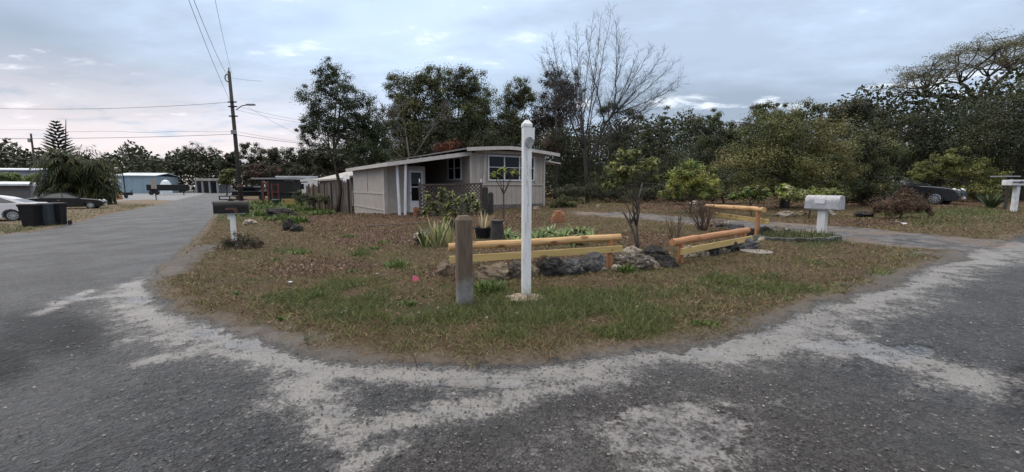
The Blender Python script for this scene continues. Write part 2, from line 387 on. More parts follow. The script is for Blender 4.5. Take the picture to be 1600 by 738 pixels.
def fields(P):
    return dict(warm=np.clip(sdist(P, WARMR), -3, 3), yard=np.clip(sdist(P, YARD), -3, 3), drive=np.clip(sdist(P, DRIVE), -3, 3), left=np.clip(sdist(P, LEFT), -3, 3), apron=np.clip(sdist(P, APRON), -3, 3),
                sand=np.maximum(lines(P, SAND_L), np.clip(ell(P, [(1060, 690, 170, 70), (1490, 590, 70, 26), (1300, 535, 120, 18)]), -1, .32)), pud=np.clip(ell(P, PUD), -1, 1), dark=np.clip(ell(P, DARK), -1, 1), green=np.clip(ell(P, GREEN), -1, 1), mulch=np.maximum(np.clip(ell(P, MULCH), -1, 1), sstep(17, 21, P[:, 1]) * sstep(3.5, 5, P[:, 0] - .1 * P[:, 1]) * sstep(-.45, -.15, 1.0 - P[:, 0] / (P[:, 1] * 1.02)) * 1.6 - .6))

def ground_material():
    m, nt, b = mat('ground'); tc = N(nt, 'ShaderNodeTexCoord'); P = tc.outputs['Object']
    at_ = lambda n: N(nt, 'ShaderNodeAttribute', attribute_name=n).outputs['Fac']
    big = noise_(nt, P, .8, 6, .6); mid = noise_(nt, P, 4, 6, .65); fine = noise_(nt, P, 22, 6, .7); vf = noise_(nt, P, 90, 4, .7)
    cen = lambda v, k: math_(nt, 'MULTIPLY', math_(nt, 'SUBTRACT', v, .5), k)
    wob = math_(nt, 'ADD', cen(mid, .7), cen(fine, .6))
    # --- asphalt: tar with exposed chips
    vo = N(nt, 'ShaderNodeTexVoronoi'); vo.inputs['Scale'].default_value = 62; L(nt, P, vo.inputs['Vector'])
    vo2 = N(nt, 'ShaderNodeTexVoronoi'); vo2.inputs['Scale'].default_value = 27; vo2.inputs['Randomness'].default_value = 1; L(nt, P, vo2.inputs['Vector'])
    sp = N(nt, 'ShaderNodeSeparateColor'); L(nt, vo.outputs['Color'], sp.inputs[0]); sp2 = N(nt, 'ShaderNodeSeparateColor'); L(nt, vo2.outputs['Color'], sp2.inputs[0])
    vo3 = N(nt, 'ShaderNodeTexVoronoi'); vo3.inputs['Scale'].default_value = 17; vd = N(nt, 'ShaderNodeVectorMath'); vd.operation = 'ADD'; L(nt, P, vd.inputs[0]); nv = N(nt, 'ShaderNodeTexNoise'); nv.inputs['Scale'].default_value = 30; L(nt, P, nv.inputs['Vector']); vs_ = N(nt, 'ShaderNodeVectorMath'); vs_.operation = 'SCALE'; vs_.inputs['Scale'].default_value = .05; L(nt, nv.outputs['Color'], vs_.inputs[0]); L(nt, vs_.outputs[0], vd.inputs[1]); L(nt, vd.outputs[0], vo3.inputs['Vector'])
    sp3 = N(nt, 'ShaderNodeSeparateColor'); L(nt, vo3.outputs['Color'], sp3.inputs[0])
    wm_ = mapr(nt, math_(nt, 'ADD', at_('warm'), math_(nt, 'ADD', cen(mid, .8), cen(fine, .4))), -.1, .15)
    asp = mixc(nt, sp.outputs[0], (.014, .015, .018), (.06, .061, .067))
    asp = mixc(nt, math_(nt, 'MULTIPLY', mapr(nt, sp3.outputs[0], .2, .9), .5), asp, (.078, .08, .087)); asp = mixc(nt, math_(nt, 'MULTIPLY', mapr(nt, vo3.outputs['Distance'], .35, .75), .7), asp, (.014, .014, .016))
    warm = mixc(nt, sp.outputs[0], (.022, .018, .017), (.074, .063, .058)); asp = mixc(nt, wm_, asp, warm)
    asp = mixc(nt, mapr(nt, sp.outputs[1], .95, .99), asp, (.19, .18, .17))
    asp = mixc(nt, mapr(nt, vo.outputs['Distance'], .4, .8), asp, (.014, .013, .014))
    asp = mixc(nt, math_(nt, 'MULTIPLY', mapr(nt, math_(nt, 'ADD', math_(nt, 'MULTIPLY', fine, .6), math_(nt, 'MULTIPLY', mid, .4)), .50, .62), .5), asp, (.105, .103, .107))
    vc = N(nt, 'ShaderNodeTexVoronoi'); vc.feature = 'DISTANCE_TO_EDGE'; vc.inputs['Scale'].default_value = .75; vw = N(nt, 'ShaderNodeVectorMath'); vw.operation = 'ADD'; L(nt, P, vw.inputs[0]); nw = N(nt, 'ShaderNodeTexNoise'); nw.inputs['Scale'].default_value = 2.2; nw.inputs['Detail'].default_value = 6; L(nt, P, nw.inputs['Vector']); L(nt, nw.outputs['Color'], vw.inputs[1]); L(nt, vw.outputs[0], vc.inputs['Vector'])
    crk = math_(nt, 'MULTIPLY', mapr(nt, vc.outputs['Distance'], .028, .008), mapr(nt, big, .44, .54)); asp = mixc(nt, math_(nt, 'MULTIPLY', crk, .8), asp, (.010, .010, .010))
    asp = mixc(nt, mapr(nt, big, .42, .62), asp, mixc(nt, .3, asp, (.085, .082, .082)))
    dkm = math_(nt, 'MULTIPLY', mapr(nt, math_(nt, 'ADD', at_('dark'), math_(nt, 'ADD', cen(mid, 1.2), cen(fine, 1.2))), -.2, .55), .75)
    asp = mixc(nt, dkm, asp, (.008, .008, .009))
    # --- sand / silt washed onto the road
    sandc = mixc(nt, mapr(nt, mid, .35, .7), (.135, .129, .126), (.20, .19, .183)); sandc = mixc(nt, mapr(nt, vf, .5, .7), sandc, (.13, .12, .11)); sandc = mixc(nt, mapr(nt, sp.outputs[1], .92, .97), sandc, (.07, .068, .068)); sandc = mixc(nt, mapr(nt, fine, .5, .7), sandc, (.17, .155, .14))
    spk = math_(nt, 'MULTIPLY', mapr(nt, sp.outputs[2], .0, 1.0), .9)
    sf = math_(nt, 'ADD', at_('sand'), math_(nt, 'ADD', math_(nt, 'ADD', cen(mid, 2.8), cen(big, 1.6)), math_(nt, 'SUBTRACT', cen(fine, 1.9), math_(nt, 'MULTIPLY', sp.outputs[2], .5))))
    sandm = mapr(nt, sf, -.38, .42)
    road = mixc(nt, sandm, asp, sandc)
    thin = mapr(nt, math_(nt, 'ADD', at_('sand'), cen(big, 2.2)), -.6, .7)
    road = mixc(nt, math_(nt, 'MULTIPLY', thin, math_(nt, 'MULTIPLY', mapr(nt, fine, .4, .62), .5)), road, (.15, .142, .137))
    # --- concrete apron
    apc = mixc(nt, mapr(nt, mid, .35, .65), (.17, .175, .18), (.11, .115, .12))
    road = mixc(nt, mapr(nt, math_(nt, 'ADD', at_('apron'), cen(mid, .8)), -.1, .3), road, apc)
    # --- soil under the grass: dead thatch, leaf litter, green moss of grass
    so = mixc(nt, mapr(nt, fine, .3, .7), (.09, .064, .04), (.185, .135, .085))
    so = mixc(nt, mapr(nt, vf, .35, .7), so, (.06, .042, .026))
    so = mixc(nt, math_(nt, 'MULTIPLY', mapr(nt, math_(nt, 'ADD', at_('green'), cen(mid, 1.6)), -.1, .55), .75), so, mixc(nt, vf, (.03, .048, .014), (.075, .09, .03)))
    mu = mixc(nt, mapr(nt, vf, .35, .65), (.11, .062, .042), (.045, .026, .019)); mu = mixc(nt, mapr(nt, sp.outputs[1], .8, .95), mu, (.2, .125, .085))
    so = mixc(nt, math_(nt, 'MULTIPLY', mapr(nt, math_(nt, 'ADD', at_('mulch'), cen(mid, 1.3)), -.2, .3), .85), so, mu)
    ed = mixc(nt, mapr(nt, fine, .4, .6), (.21, .168, .13), (.145, .11, .08))
    so = mixc(nt, math_(nt, 'MULTIPLY', mapr(nt, math_(nt, 'ADD', math_(nt, 'MULTIPLY', big, .7), math_(nt, 'MULTIPLY', mid, .3)), .56, .64), .5), so, mixc(nt, fine, (.12, .085, .06), (.24, .185, .13)))
    yd = math_(nt, 'ADD', at_('yard'), math_(nt, 'ADD', math_(nt, 'MULTIPLY', wob, .6), cen(big, .7)))
    so = mixc(nt, mapr(nt, yd, .35, .02), so, ed)
    so = mixc(nt, math_(nt, 'MULTIPLY', sandm, .8), so, sandc)
    yl = math_(nt, 'MAXIMUM', yd, math_(nt, 'ADD', at_('left'), math_(nt, 'MULTIPLY', wob, .7)))
    ym = mapr(nt, yl, -.04, .05)
    drv = mapr(nt, math_(nt, 'ADD', at_('drive'), math_(nt, 'MULTIPLY', wob, 1.5)), -.05, .3)
    drc = mixc(nt, mapr(nt, mid, .4, .62), asp, mixc(nt, fine, (.12, .115, .115), (.22, .20, .19))); drc = mixc(nt, mapr(nt, math_(nt, 'ADD', big, math_(nt, 'MULTIPLY', fine, .35)), .62, .78), drc, mixc(nt, vf, (.13, .085, .06), (.2, .15, .11)))
    col = mixc(nt, ym, road, so); col = mixc(nt, drv, col, drc)
    L(nt, col, b.inputs['Base Color'])
    # --- wetness
    hard = math_(nt, 'MAXIMUM', math_(nt, 'SUBTRACT', 1.0, ym), drv)
    pf = math_(nt, 'ADD', at_('pud'), math_(nt, 'ADD', cen(mid, .9), cen(fine, .35)))
    pm = math_(nt, 'MULTIPLY', mapr(nt, pf, .02, .22), math_(nt, 'SUBTRACT', 1.0, math_(nt, 'MULTIPLY', ym, .8)))
    wet = math_(nt, 'MULTIPLY', hard, mapr(nt, big, .3, .7, .6, .9))
    rg = mapr(nt, wet, 0, 1, .95, .38, False); rg2 = N(nt, 'ShaderNodeMix'); L(nt, pm, rg2.inputs[0]); L(nt, rg, rg2.inputs[2]); rg2.inputs[3].default_value = .16
    L(nt, rg2.outputs[0], b.inputs['Roughness'])
    sv = N(nt, 'ShaderNodeMix'); L(nt, hard, sv.inputs[0]); sv.inputs[2].default_value = .12; sv.inputs[3].default_value = .46; L(nt, math_(nt, 'ADD', math_(nt, 'MULTIPLY', math_(nt, 'MULTIPLY', sv.outputs[0], math_(nt, 'SUBTRACT', 1.0, math_(nt, 'MULTIPLY', dkm, .8))), math_(nt, 'SUBTRACT', 1.0, pm)), math_(nt, 'MULTIPLY', pm, .16)), b.inputs['Specular IOR Level'])
    hroad = math_(nt, 'ADD', math_(nt, 'MULTIPLY', math_(nt, 'SUBTRACT', .6, vo.outputs['Distance']), 1.0), math_(nt, 'ADD', math_(nt, 'MULTIPLY', fine, 1.6), math_(nt, 'MULTIPLY', math_(nt, 'SUBTRACT', .6, vo3.outputs['Distance']), 1.6)))
    hroad = math_(nt, 'MULTIPLY', hroad, math_(nt, 'SUBTRACT', 1.0, math_(nt, 'MULTIPLY', sandm, .75)))
    hs = math_(nt, 'ADD', math_(nt, 'MULTIPLY', vf, 1.6), math_(nt, 'MULTIPLY', fine, 2.2))
    hm = N(nt, 'ShaderNodeMix'); L(nt, ym, hm.inputs[0]); L(nt, hroad, hm.inputs[2]); L(nt, hs, hm.inputs[3])
    h = math_(nt, 'MULTIPLY', hm.outputs[0], math_(nt, 'SUBTRACT', 1.0, math_(nt, 'MULTIPLY', pm, .97)))
    bump(nt, b, h, 1.0, .022)
    return m

def make_ground():
    nr, na = 330, 620
    rr = np.concatenate([[0.0], np.exp(np.linspace(math.log(.8), math.log(1400), nr))])
    front = np.linspace(-R(62), R(62), 470); back = np.linspace(R(62), 2 * math.pi - R(62), na - 470 + 2)[1:-1]
    an = np.concatenate([front, back]); A, RR = np.meshgrid(an, rr)
    X = RR * np.sin(A); Y = RR * np.cos(A); P = np.stack([X.ravel(), Y.ravel()], 1)
    fl = fields(P); Z = terrain(P[:, 0], P[:, 1])
    on = np.maximum(fl['yard'], fl['left'])
    Z = Z + np.clip(on, -.02, .12) * .22 + (fbm(P[:, 0] * 1.3, P[:, 1] * 1.3, 3) - .5) * .06 * sstep(0, .6, on) + (fbm(P[:, 0] * 5, P[:, 1] * 5, 9) - .5) * .03 * sstep(0.05, .5, on) * (np.hypot(P[:, 0], P[:, 1]) < 30)
    Z = Z - np.clip(fl['pud'], 0, 1) * .02 + (fbm(P[:, 0] * 1.7, P[:, 1] * 1.7, 5) - .5) * .025 * (on < 0) * (np.hypot(P[:, 0], P[:, 1]) < 40)
    global GROUND_Z
    nA = len(an); V3 = np.stack([P[:, 0], P[:, 1], Z], 1)
    i, j = np.meshgrid(np.arange(len(rr) - 1), np.arange(nA), indexing='ij'); j2 = (j + 1) % nA
    q = np.stack([i * nA + j, i * nA + j2, (i + 1) * nA + j2, (i + 1) * nA + j], -1).reshape(-1, 4)[:, ::-1]
    fo = np.where(fl['drive'][q].mean(1) > 0, 2, np.where(on[q].mean(1) > 0, 1, 0))
    m = ground_material()
    for k, nm, lab in ((0, 'road', 'wet gravelly grey asphalt road with sandy silt and puddles'), (1, 'lawn', 'patchy dry brown and green lawn around the house'), (2, 'driveway', 'worn grey gravel driveway crossing the yard')):
        f = q[fo == k]; used, inv = np.unique(f, return_inverse=True); inv = inv.reshape(-1, 4)
        me = bpy.data.meshes.new(nm); me.vertices.add(len(used)); me.vertices.foreach_set('co', V3[used].astype(np.float32).ravel())
        me.loops.add(inv.size); me.loops.foreach_set('vertex_index', inv.ravel().astype(np.int32)); me.polygons.add(len(inv))
        me.polygons.foreach_set('loop_start', np.arange(len(inv), dtype=np.int32) * 4); me.polygons.foreach_set('loop_total', np.full(len(inv), 4, np.int32)); me.update(calc_edges=True)
        for n, arr in fl.items():
            a = me.attributes.new(n, 'FLOAT', 'POINT'); a.data.foreach_set('value', arr[used].astype(np.float32))
        me.polygons.foreach_set('use_smooth', np.ones(len(inv), bool))
        tag(link(nm, me, m), lab, nm, kind='structure')
make_ground()
def zfine(P):
    fl_y = np.maximum(np.clip(sdist(P, YARD), -3, 3), np.clip(sdist(P, LEFT), -3, 3))
    return terrain(P[:, 0], P[:, 1]) + np.clip(fl_y, -.02, .12) * .22 + (fbm(P[:, 0] * 1.3, P[:, 1] * 1.3, 3) - .5) * .06 * sstep(0, .6, fl_y)

def make_grass():
    n = 560000; r = np.exp(rng.uniform(math.log(2.6), math.log(60), n)); a = rng.uniform(-R(56), R(56), n)
    P = np.stack([r * np.sin(a), r * np.cos(a)], 1); f = fields(P)
    nz = fbm(P[:, 0] * 1.1, P[:, 1] * 1.1, 21); nz2 = fbm(P[:, 0] * 3.5, P[:, 1] * 3.5, 31)
    on = np.maximum(f['yard'] + (nz2 - .5) * .6 - .04, f['left'] + (nz2 - .5) * .5)
    g = f['green'] * .8 + (nz - .5) * 2.8 + (nz2 - .5) * 1.6
    keep = (on > .03) & (f['drive'] < .05 + (nz2 - .5)) & (f['sand'] < .25 + (nz2 - .5) * 1.0) & (rng.random(n) < .25 + .85 * sstep(.25, .6, nz2) + .5 * sstep(-.1, .5, g))
    keep &= ~((f['mulch'] > .25 + (nz - .5)) & (rng.random(n) < .72))
    keep &= rng.random(n) < sstep(0, .5, on) * .8 + .2
    hp = (P - np.array([HP.x, HP.y])); hu = hp @ np.array(U.xy); hv = hp @ np.array(V.xy); keep &= ~((hu > -1.3) & (hv > -.1) & (hv < 8.2) & (hu < 15))
    keep &= ~((nz < .36) & (nz2 < .55) & (g < .3) & (rng.random(n) < .6))
    P, g, nz2, r = P[keep], g[keep], nz2[keep], r[keep]; n = len(P)
    green = rng.random(n) < sstep(-.3, .55, g) * .85 + .13
    c = np.where(green[:, None], pal(n, [(.075, .105, .028), (.095, .125, .034), (.12, .135, .045), (.07, .085, .03), (.16, .15, .06)], .25), pal(n, [(.245, .172, .092), (.185, .122, .062), (.295, .215, .125), (.125, .08, .043), (.15, .13, .053), (.11, .108, .04), (.12, .115, .045)], .25))
    L_ = (.035 + .045 * rng.random(n)) * (1 + .55 * sstep(0, .7, g)) * (1 + r * .02); w = .0036 + .0007 * r
    d = rng.normal(size=(n, 3)); d[:, 2] = np.abs(rng.normal(size=n)) * .55 + .12 + green * .3; d /= np.linalg.norm(d, axis=1)[:, None]
    s = np.cross(d, rng.normal(size=(n, 3))); s /= np.linalg.norm(s, axis=1)[:, None]
    b = np.column_stack([P, zfine(P) - .004]); v = np.empty((n, 3, 3))
    v[:, 0] = b - s * w[:, None] * .5; v[:, 1] = b + s * w[:, None] * .5; v[:, 2] = b + d * L_[:, None]
    o = np_mesh('grass', v.reshape(-1, 3), None, leafmat('grass_blade', .15), c, nper=3)
    tag(o, 'short dry straw coloured grass with green patches on the corner lot', 'grass', kind='stuff')
    # fallen leaves
    n = 60000; r = np.exp(rng.uniform(math.log(4), math.log(30), n)); a = rng.uniform(-R(45), R(50), n); P = np.stack([r * np.sin(a), r * np.cos(a)], 1); f = fields(P)
    k = (f['yard'] > .2) & (f['drive'] < -.1) & (rng.random(n) < .07 + .93 * sstep(-.3, .35, f['mulch'])); P = P[k]; r = r[k]; n = len(P)
    hp = (P - np.array([HP.x, HP.y])); hu = hp @ np.array(U.xy); hv = hp @ np.array(V.xy); kk = ~((hu > -.05) & (hv > 0) & (hv < 8) & (hu < 15)); P = P[kk]; r = r[kk]; n = len(P)
    cen = np.column_stack([P, zfine(P) + .008 + .02 * rng.random(n)])
    v = leaf_quads(cen, .022 + .0028 * r, .5, 1.2); c = pal(n, [(.125, .068, .046), (.085, .047, .034), (.16, .096, .064), (.06, .036, .027), (.21, .15, .105)], .25)
    tag(np_mesh('fallen_leaves', v, None, leafmat('grass_blade', .15), c), 'brown fallen leaves littering the yard before the house', 'leaves', kind='stuff')
    # loose chippings on the road
    n = 9000; r = np.exp(rng.uniform(math.log(1.5), math.log(9), n)); a = rng.uniform(-R(56), R(56), n); P = np.stack([r * np.sin(a), r * np.cos(a)], 1); f = fields(P)
    k = (f['yard'] < .05) & (f['left'] < 0); P, r = P[k], r[k]; n = len(P)
    s = (.003 + .006 * rng.random(n) ** 2.5) * (.8 + .12 * r); z = terrain(P[:, 0], P[:, 1]) + (fbm(P[:, 0] * 1.7, P[:, 1] * 1.7, 5) - .5) * .025 - np.clip(f['pud'][k], 0, 1) * .02
    cen = np.column_stack([P, z + s * .25]); oc = np.array([(1, 0, 0), (0, 1, 0), (-1, 0, 0), (0, -1, 0), (0, 0, .8)]); th = rng.uniform(0, 6.28, n)
    vv = np.empty((n, 5, 3)); j = .6 + .8 * rng.random((n, 5, 1))
    vv[:, :, 0] = oc[:, 0] * np.cos(th)[:, None] - oc[:, 1] * np.sin(th)[:, None]; vv[:, :, 1] = oc[:, 0] * np.sin(th)[:, None] + oc[:, 1] * np.cos(th)[:, None]; vv[:, :, 2] = oc[:, 2]
    vv = cen[:, None, :] + vv * j * s[:, None, None]
    tri = vv[:, [0, 1, 4, 1, 2, 4, 2, 3, 4, 3, 0, 4], :].reshape(-1, 3)
    c = np.repeat(pal(n, [(.06, .06, .062), (.09, .088, .088), (.13, .125, .12), (.075, .07, .07), (.10, .097, .095), (.22, .205, .19)], .25), 4, 0)
    tag(np_mesh('gravel', tri, None, leafmat('stone_chip', 0, .7), c, nper=3), 'loose grey and pale stone chippings scattered on the road', 'gravel', kind='stuff')
make_grass()

# ------------------------------------------------------------------ posts, rail fences
def rotz(a): return Matrix.Rotation(a, 3, 'Z')
def sign_post():
    b = at(822, 469); r = thing('sign_post', 'tall white vinyl sign post with a grey knob near its top', 'post', b)
    m = post_vinyl(); w = .093; ax = (math.cos(R(14)), math.sin(R(14)), 0); xx = Vector(ax); yy = Vector((-ax[1], ax[0], 0))
    h = 1.935
    MB().box(b + Vector((0, 0, h / 2 - .05)), (w, w, h + .1), ax, bev=.006).build('post', m, r)
    c = b + Vector((0, 0, h)); k = w / 2 + .004
    MB().add([c + xx * sx * k + yy * sy * k for sx, sy in ((-1, -1), (1, -1), (1, 1), (-1, 1))] + [c + xx * sx * k + yy * sy * k + Vector((0, 0, .03)) for sx, sy in ((-1, -1), (1, -1), (1, 1), (-1, 1))] + [c + xx * sx * .018 + yy * sy * .018 + Vector((0, 0, .075)) for sx, sy in ((-1, -1), (1, -1), (1, 1), (-1, 1))],
             [(0, 3, 2, 1)] + [(i, (i + 1) % 4, (i + 1) % 4 + 4, i + 4) for i in range(4)] + [(i + 4, (i + 1) % 4 + 4, (i + 1) % 4 + 8, i + 8) for i in range(4)] + [(8, 9, 10, 11)]).build('cap', m, r)
    ab = MB().box(c + xx * (w / 2 + .016) + Vector((0, 0, -.075)), (.032, .085, .13), ax, bev=.005).build('arm_stub', m, r)
    g = surf('grey_plastic', (.30, .30, .31), (.2, .2, .21), 14, .6, .3, c3=(.42, .42, .43))
    pts = [c + yy * (-w / 2 - .002) + xx * (.046 * math.cos(t) + .014) + Vector((0, 0, -.165 + .056 * math.sin(t))) for t in [R(x) for x in (180, 150, 120, 90, 60, 30, 0, -30, -60, -90, -120, -150)]]
    MB().prism(pts, -yy * .02).build('end_cap', g, r); 
    sc = MB()
    for z0, l in ((1.52, .22), (1.22, .3), (1.0, .2), (1.66, .1), (.84, .12), (1.35, .12)):
        x0 = random.uniform(-.02, .02); sc.box(b + xx * x0 - yy * (w / 2 + .0012) + Vector((0, 0, z0)), (.009, .002, l), ax, rot=Matrix((xx, yy, (0, 0, 1))).transposed() @ Matrix.Rotation(R(random.uniform(-4, 4)), 3, 'Y'))
    sc.build('tape_residue', surf('tape_residue', (.42, .42, .45), (.56, .56, .58), 30, .8, 0), r)
    bm = bmesh.new(); bmesh.ops.create_icosphere(bm, subdivisions=3, radius=1)
    for v in bm.verts:
        n = mnoise.noise(v.co * 2.3); v.co = Vector((v.co.x * .23, v.co.y * .17, max(v.co.z, -.3) * .055)) * (1 + .45 * n)
    me = bpy.data.meshes.new('sand_heap'); bm.to_mesh(me); bm.free()
    tag(link('sand_heap', me, surf('dug_sand', (.36, .29, .22), (.26, .2, .15), 20, .95, .7), org=b + Vector((0, 0, .005)), smooth=True), 'small pale heap of dug sand round the foot of the white post', 'sand heap')
sign_post()
def brown_post():
    b = at(726, 478); r = thing('wooden_post', 'short thick brown post with a chamfered top and grey foot', 'post', b)
    w = .165; ax = Vector((math.cos(R(18)), math.sin(R(18)), 0)); yy = Vector((-ax.y, ax.x, 0)); h = 1.0
    m, nt, bs = mat('weathered_post'); tc = N(nt, 'ShaderNodeTexCoord'); sp = N(nt, 'ShaderNodeSeparateXYZ'); L(nt, tc.outputs['Object'], sp.inputs[0])
    mp = N(nt, 'ShaderNodeMapping'); mp.inputs['Scale'].default_value = (1, 1, .12); L(nt, tc.outputs['Object'], mp.inputs[0])
    gr = noise_(nt, mp.outputs[0], 45, 6, .65); n = noise_(nt, tc.outputs['Object'], 9, 5, .6)
    hi = mixc(nt, mapr(nt, gr, .35, .7), (.125, .092, .066), (.08, .058, .042)); lo = mixc(nt, mapr(nt, n, .35, .65), (.20, .19, .185), (.12, .11, .105))
    L(nt, mixc(nt, mapr(nt, math_(nt, 'ADD', math_(nt, 'ADD', sp.outputs[2], math_(nt, 'MULTIPLY', sp.outputs[0], -.5)), math_(nt, 'MULTIPLY', n, .12)), .40, .30), hi, lo), bs.inputs['Base Color'])
    bs.inputs['Roughness'].default_value = .85; bump(nt, bs, gr, .35, .006)
    k = w / 2; cs = ((-1, -1), (1, -1), (1, 1), (-1, 1)); ch = .2
    ring = lambda z, q: [b + ax * (x * q) + yy * (y * q) + Vector((0, 0, z)) for x, y in
                         ((-1, -1 + ch), (-1 + ch, -1), (1 - ch, -1), (1, -1 + ch), (1, 1 - ch), (1 - ch, 1), (-1 + ch, 1), (-1, 1 - ch))]
    vs = ring(-.05, k) + ring(h - .045, k) + ring(h, k * .66)
    fs = [(8 * j + i, 8 * j + (i + 1) % 8, 8 * j + 8 + (i + 1) % 8, 8 * j + 8 + i) for j in (0, 1) for i in range(8)] + [tuple(range(16, 24))]
    MB().add(vs[:16], fs[:8]).build('shaft', m, r); MB().add(vs[8:], [tuple(i - 8 for i in f) for f in fs[8:16]] + [tuple(range(8, 16))]).build('chamfered_top', m, r)
brown_post()
def woodmat(name, c1, c2, knot):
    m, nt, b = mat(name); tc = N(nt, 'ShaderNodeTexCoord'); ax = N(nt, 'ShaderNodeAttribute', attribute_name='grain'); 
    sp = N(nt, 'ShaderNodeMapping'); sp.inputs['Scale'].default_value = (.35, 3.0, 3.0); L(nt, ax.outputs['Vector'], sp.inputs[0])
    g = noise_(nt, sp.outputs[0], 7, 6, .6); vo = N(nt, 'ShaderNodeTexVoronoi'); vo.inputs['Scale'].default_value = 3.2; mp = N(nt, 'ShaderNodeMapping'); mp.inputs['Scale'].default_value = (1, 2.3, 2.3); L(nt, ax.outputs['Vector'], mp.inputs[0]); L(nt, mp.outputs[0], vo.inputs['Vector'])
    c = mixc(nt, mapr(nt, g, .3, .7), c1, c2); c = mixc(nt, math_(nt, 'MULTIPLY', mapr(nt, math_(nt, 'ADD', vo.outputs['Distance'], math_(nt, 'MULTIPLY', g, .16)), .36, .22), .85), c, knot)
    L(nt, c, b.inputs['Base Color']); b.inputs['Roughness'].default_value = .7; bump(nt, b, g, .5, .006); return m
WOOD_A = woodmat('fresh_pine', (.53, .34, .16), (.34, .19, .08), (.13, .05, .02)); WOOD_B = woodmat('treated_pine', (.50, .365, .15), (.41, .285, .105), (.14, .07, .03)); WOOD_C = woodmat('orange_pine', (.41, .20, .09), (.31, .14, .06), (.14, .05, .025))
def set_grain(o, d):
    me = o.data; a = me.attributes.new('grain', 'FLOAT_VECTOR', 'POINT'); d = Vector(d).normalized(); u = d.orthogonal().normalized(); w = d.cross(u); s = random.uniform(0, 30)
    a.data.foreach_set('vector', np.array([(v.co.dot(d) + s, v.co.dot(u), v.co.dot(w)) for v in me.vertices], np.float32).ravel())
def log(mb, a, b, r, n=12):
    a, b = Vector(a), Vector(b); k = 12
    mb.tube([a.lerp(b, i / k) + Vector((0, 0, random.gauss(0, .003))) for i in range(k + 1)], [r * random.uniform(.96, 1.04) for _ in range(k + 1)], n)
def rail_fence(label, l, rgt, pl, pr, posts, top, mtop):
    """l, rgt: rail end points; pl, pr: plank end points; posts: fractions along the rail"""
    root = thing('rail_fence', label, 'fence', Vector((l.x, l.y, tz(l.x, l.y))), 'new pine rail fences along the flower bed')
    d = (rgt - l).normalized(); side = Vector((d.y, -d.x, 0)).normalized()
    mb = MB(); log(mb, l, rgt, .056); o = mb.build('log_rail', mtop, root, smooth=False); set_grain(o, d)
    dp = (pr - pl); mb = MB(); k = 10
    x = dp.normalized(); z = Vector((0, 0, 1)); y = z.cross(x).normalized(); zz = x.cross(y)
    mb.box((pl + pr) / 2, (dp.length, .038, .10), rot=Matrix((x, y, zz)).transposed(), bev=.006); o = mb.build('plank_rail', WOOD_B, root); set_grain(o, x)
    for t in posts:
        p = l.lerp(rgt, t); g = tz(p.x, p.y) - .1; mb = MB(); log(mb, (p.x, p.y, g), (p.x, p.y, p.z - .02), .047); o = mb.build('post', WOOD_C, root); set_grain(o, (0, 0, 1))
        MB().lathe(Vector((p.x, p.y, (pl.z + pr.z) / 2 + (t - .5) * (pr.z - pl.z))) + side * .076, [(.011, 0), (.009, .006)], 8, side).build('bolt', surf('bolt_metal', (.1, .09, .08), None, 9, .5, 0, metal=.8), root)
YL, YR = 5.75, 6.42
a, b = PY(701, 386, YL), PY(969, 371, YR); dd = (b - a); sd = Vector((dd.y, -dd.x, 0)).normalized() * .055
rail_fence('long rail fence with yellow log and plank standing behind the brown and white posts', a, b, PY(702, 405, YL) + sd, PY(969, 388, YR) + sd, (.05, .935), 0, WOOD_A)
YL, YR = 6.38, 8.0
a, b = PY(1050, 379, YL), PY(1168, 360, YR); dd = (b - a); sd = Vector((dd.y, -dd.x, 0)).normalized() * .055
rail_fence('low rail fence with reddish top log slanting away above pale rocks', a, b, PY(1059, 393, YL + .05) + sd, PY(1170, 372, YR) + sd, (.10, .94), 0, WOOD_C)
YL, YR = 11.4, 8.95
a, b = PY(1104, 322, YL), PY(1194, 328, YR); dd = (b - a); sd = Vector((-dd.y, dd.x, 0)).normalized() * .055
rail_fence('tallest rail fence at the driveway edge with an orange end post', a, b, PY(1115, 335, YL - .1) + sd, PY(1197, 347, YR) + sd, (.06, .92), 0, WOOD_A)

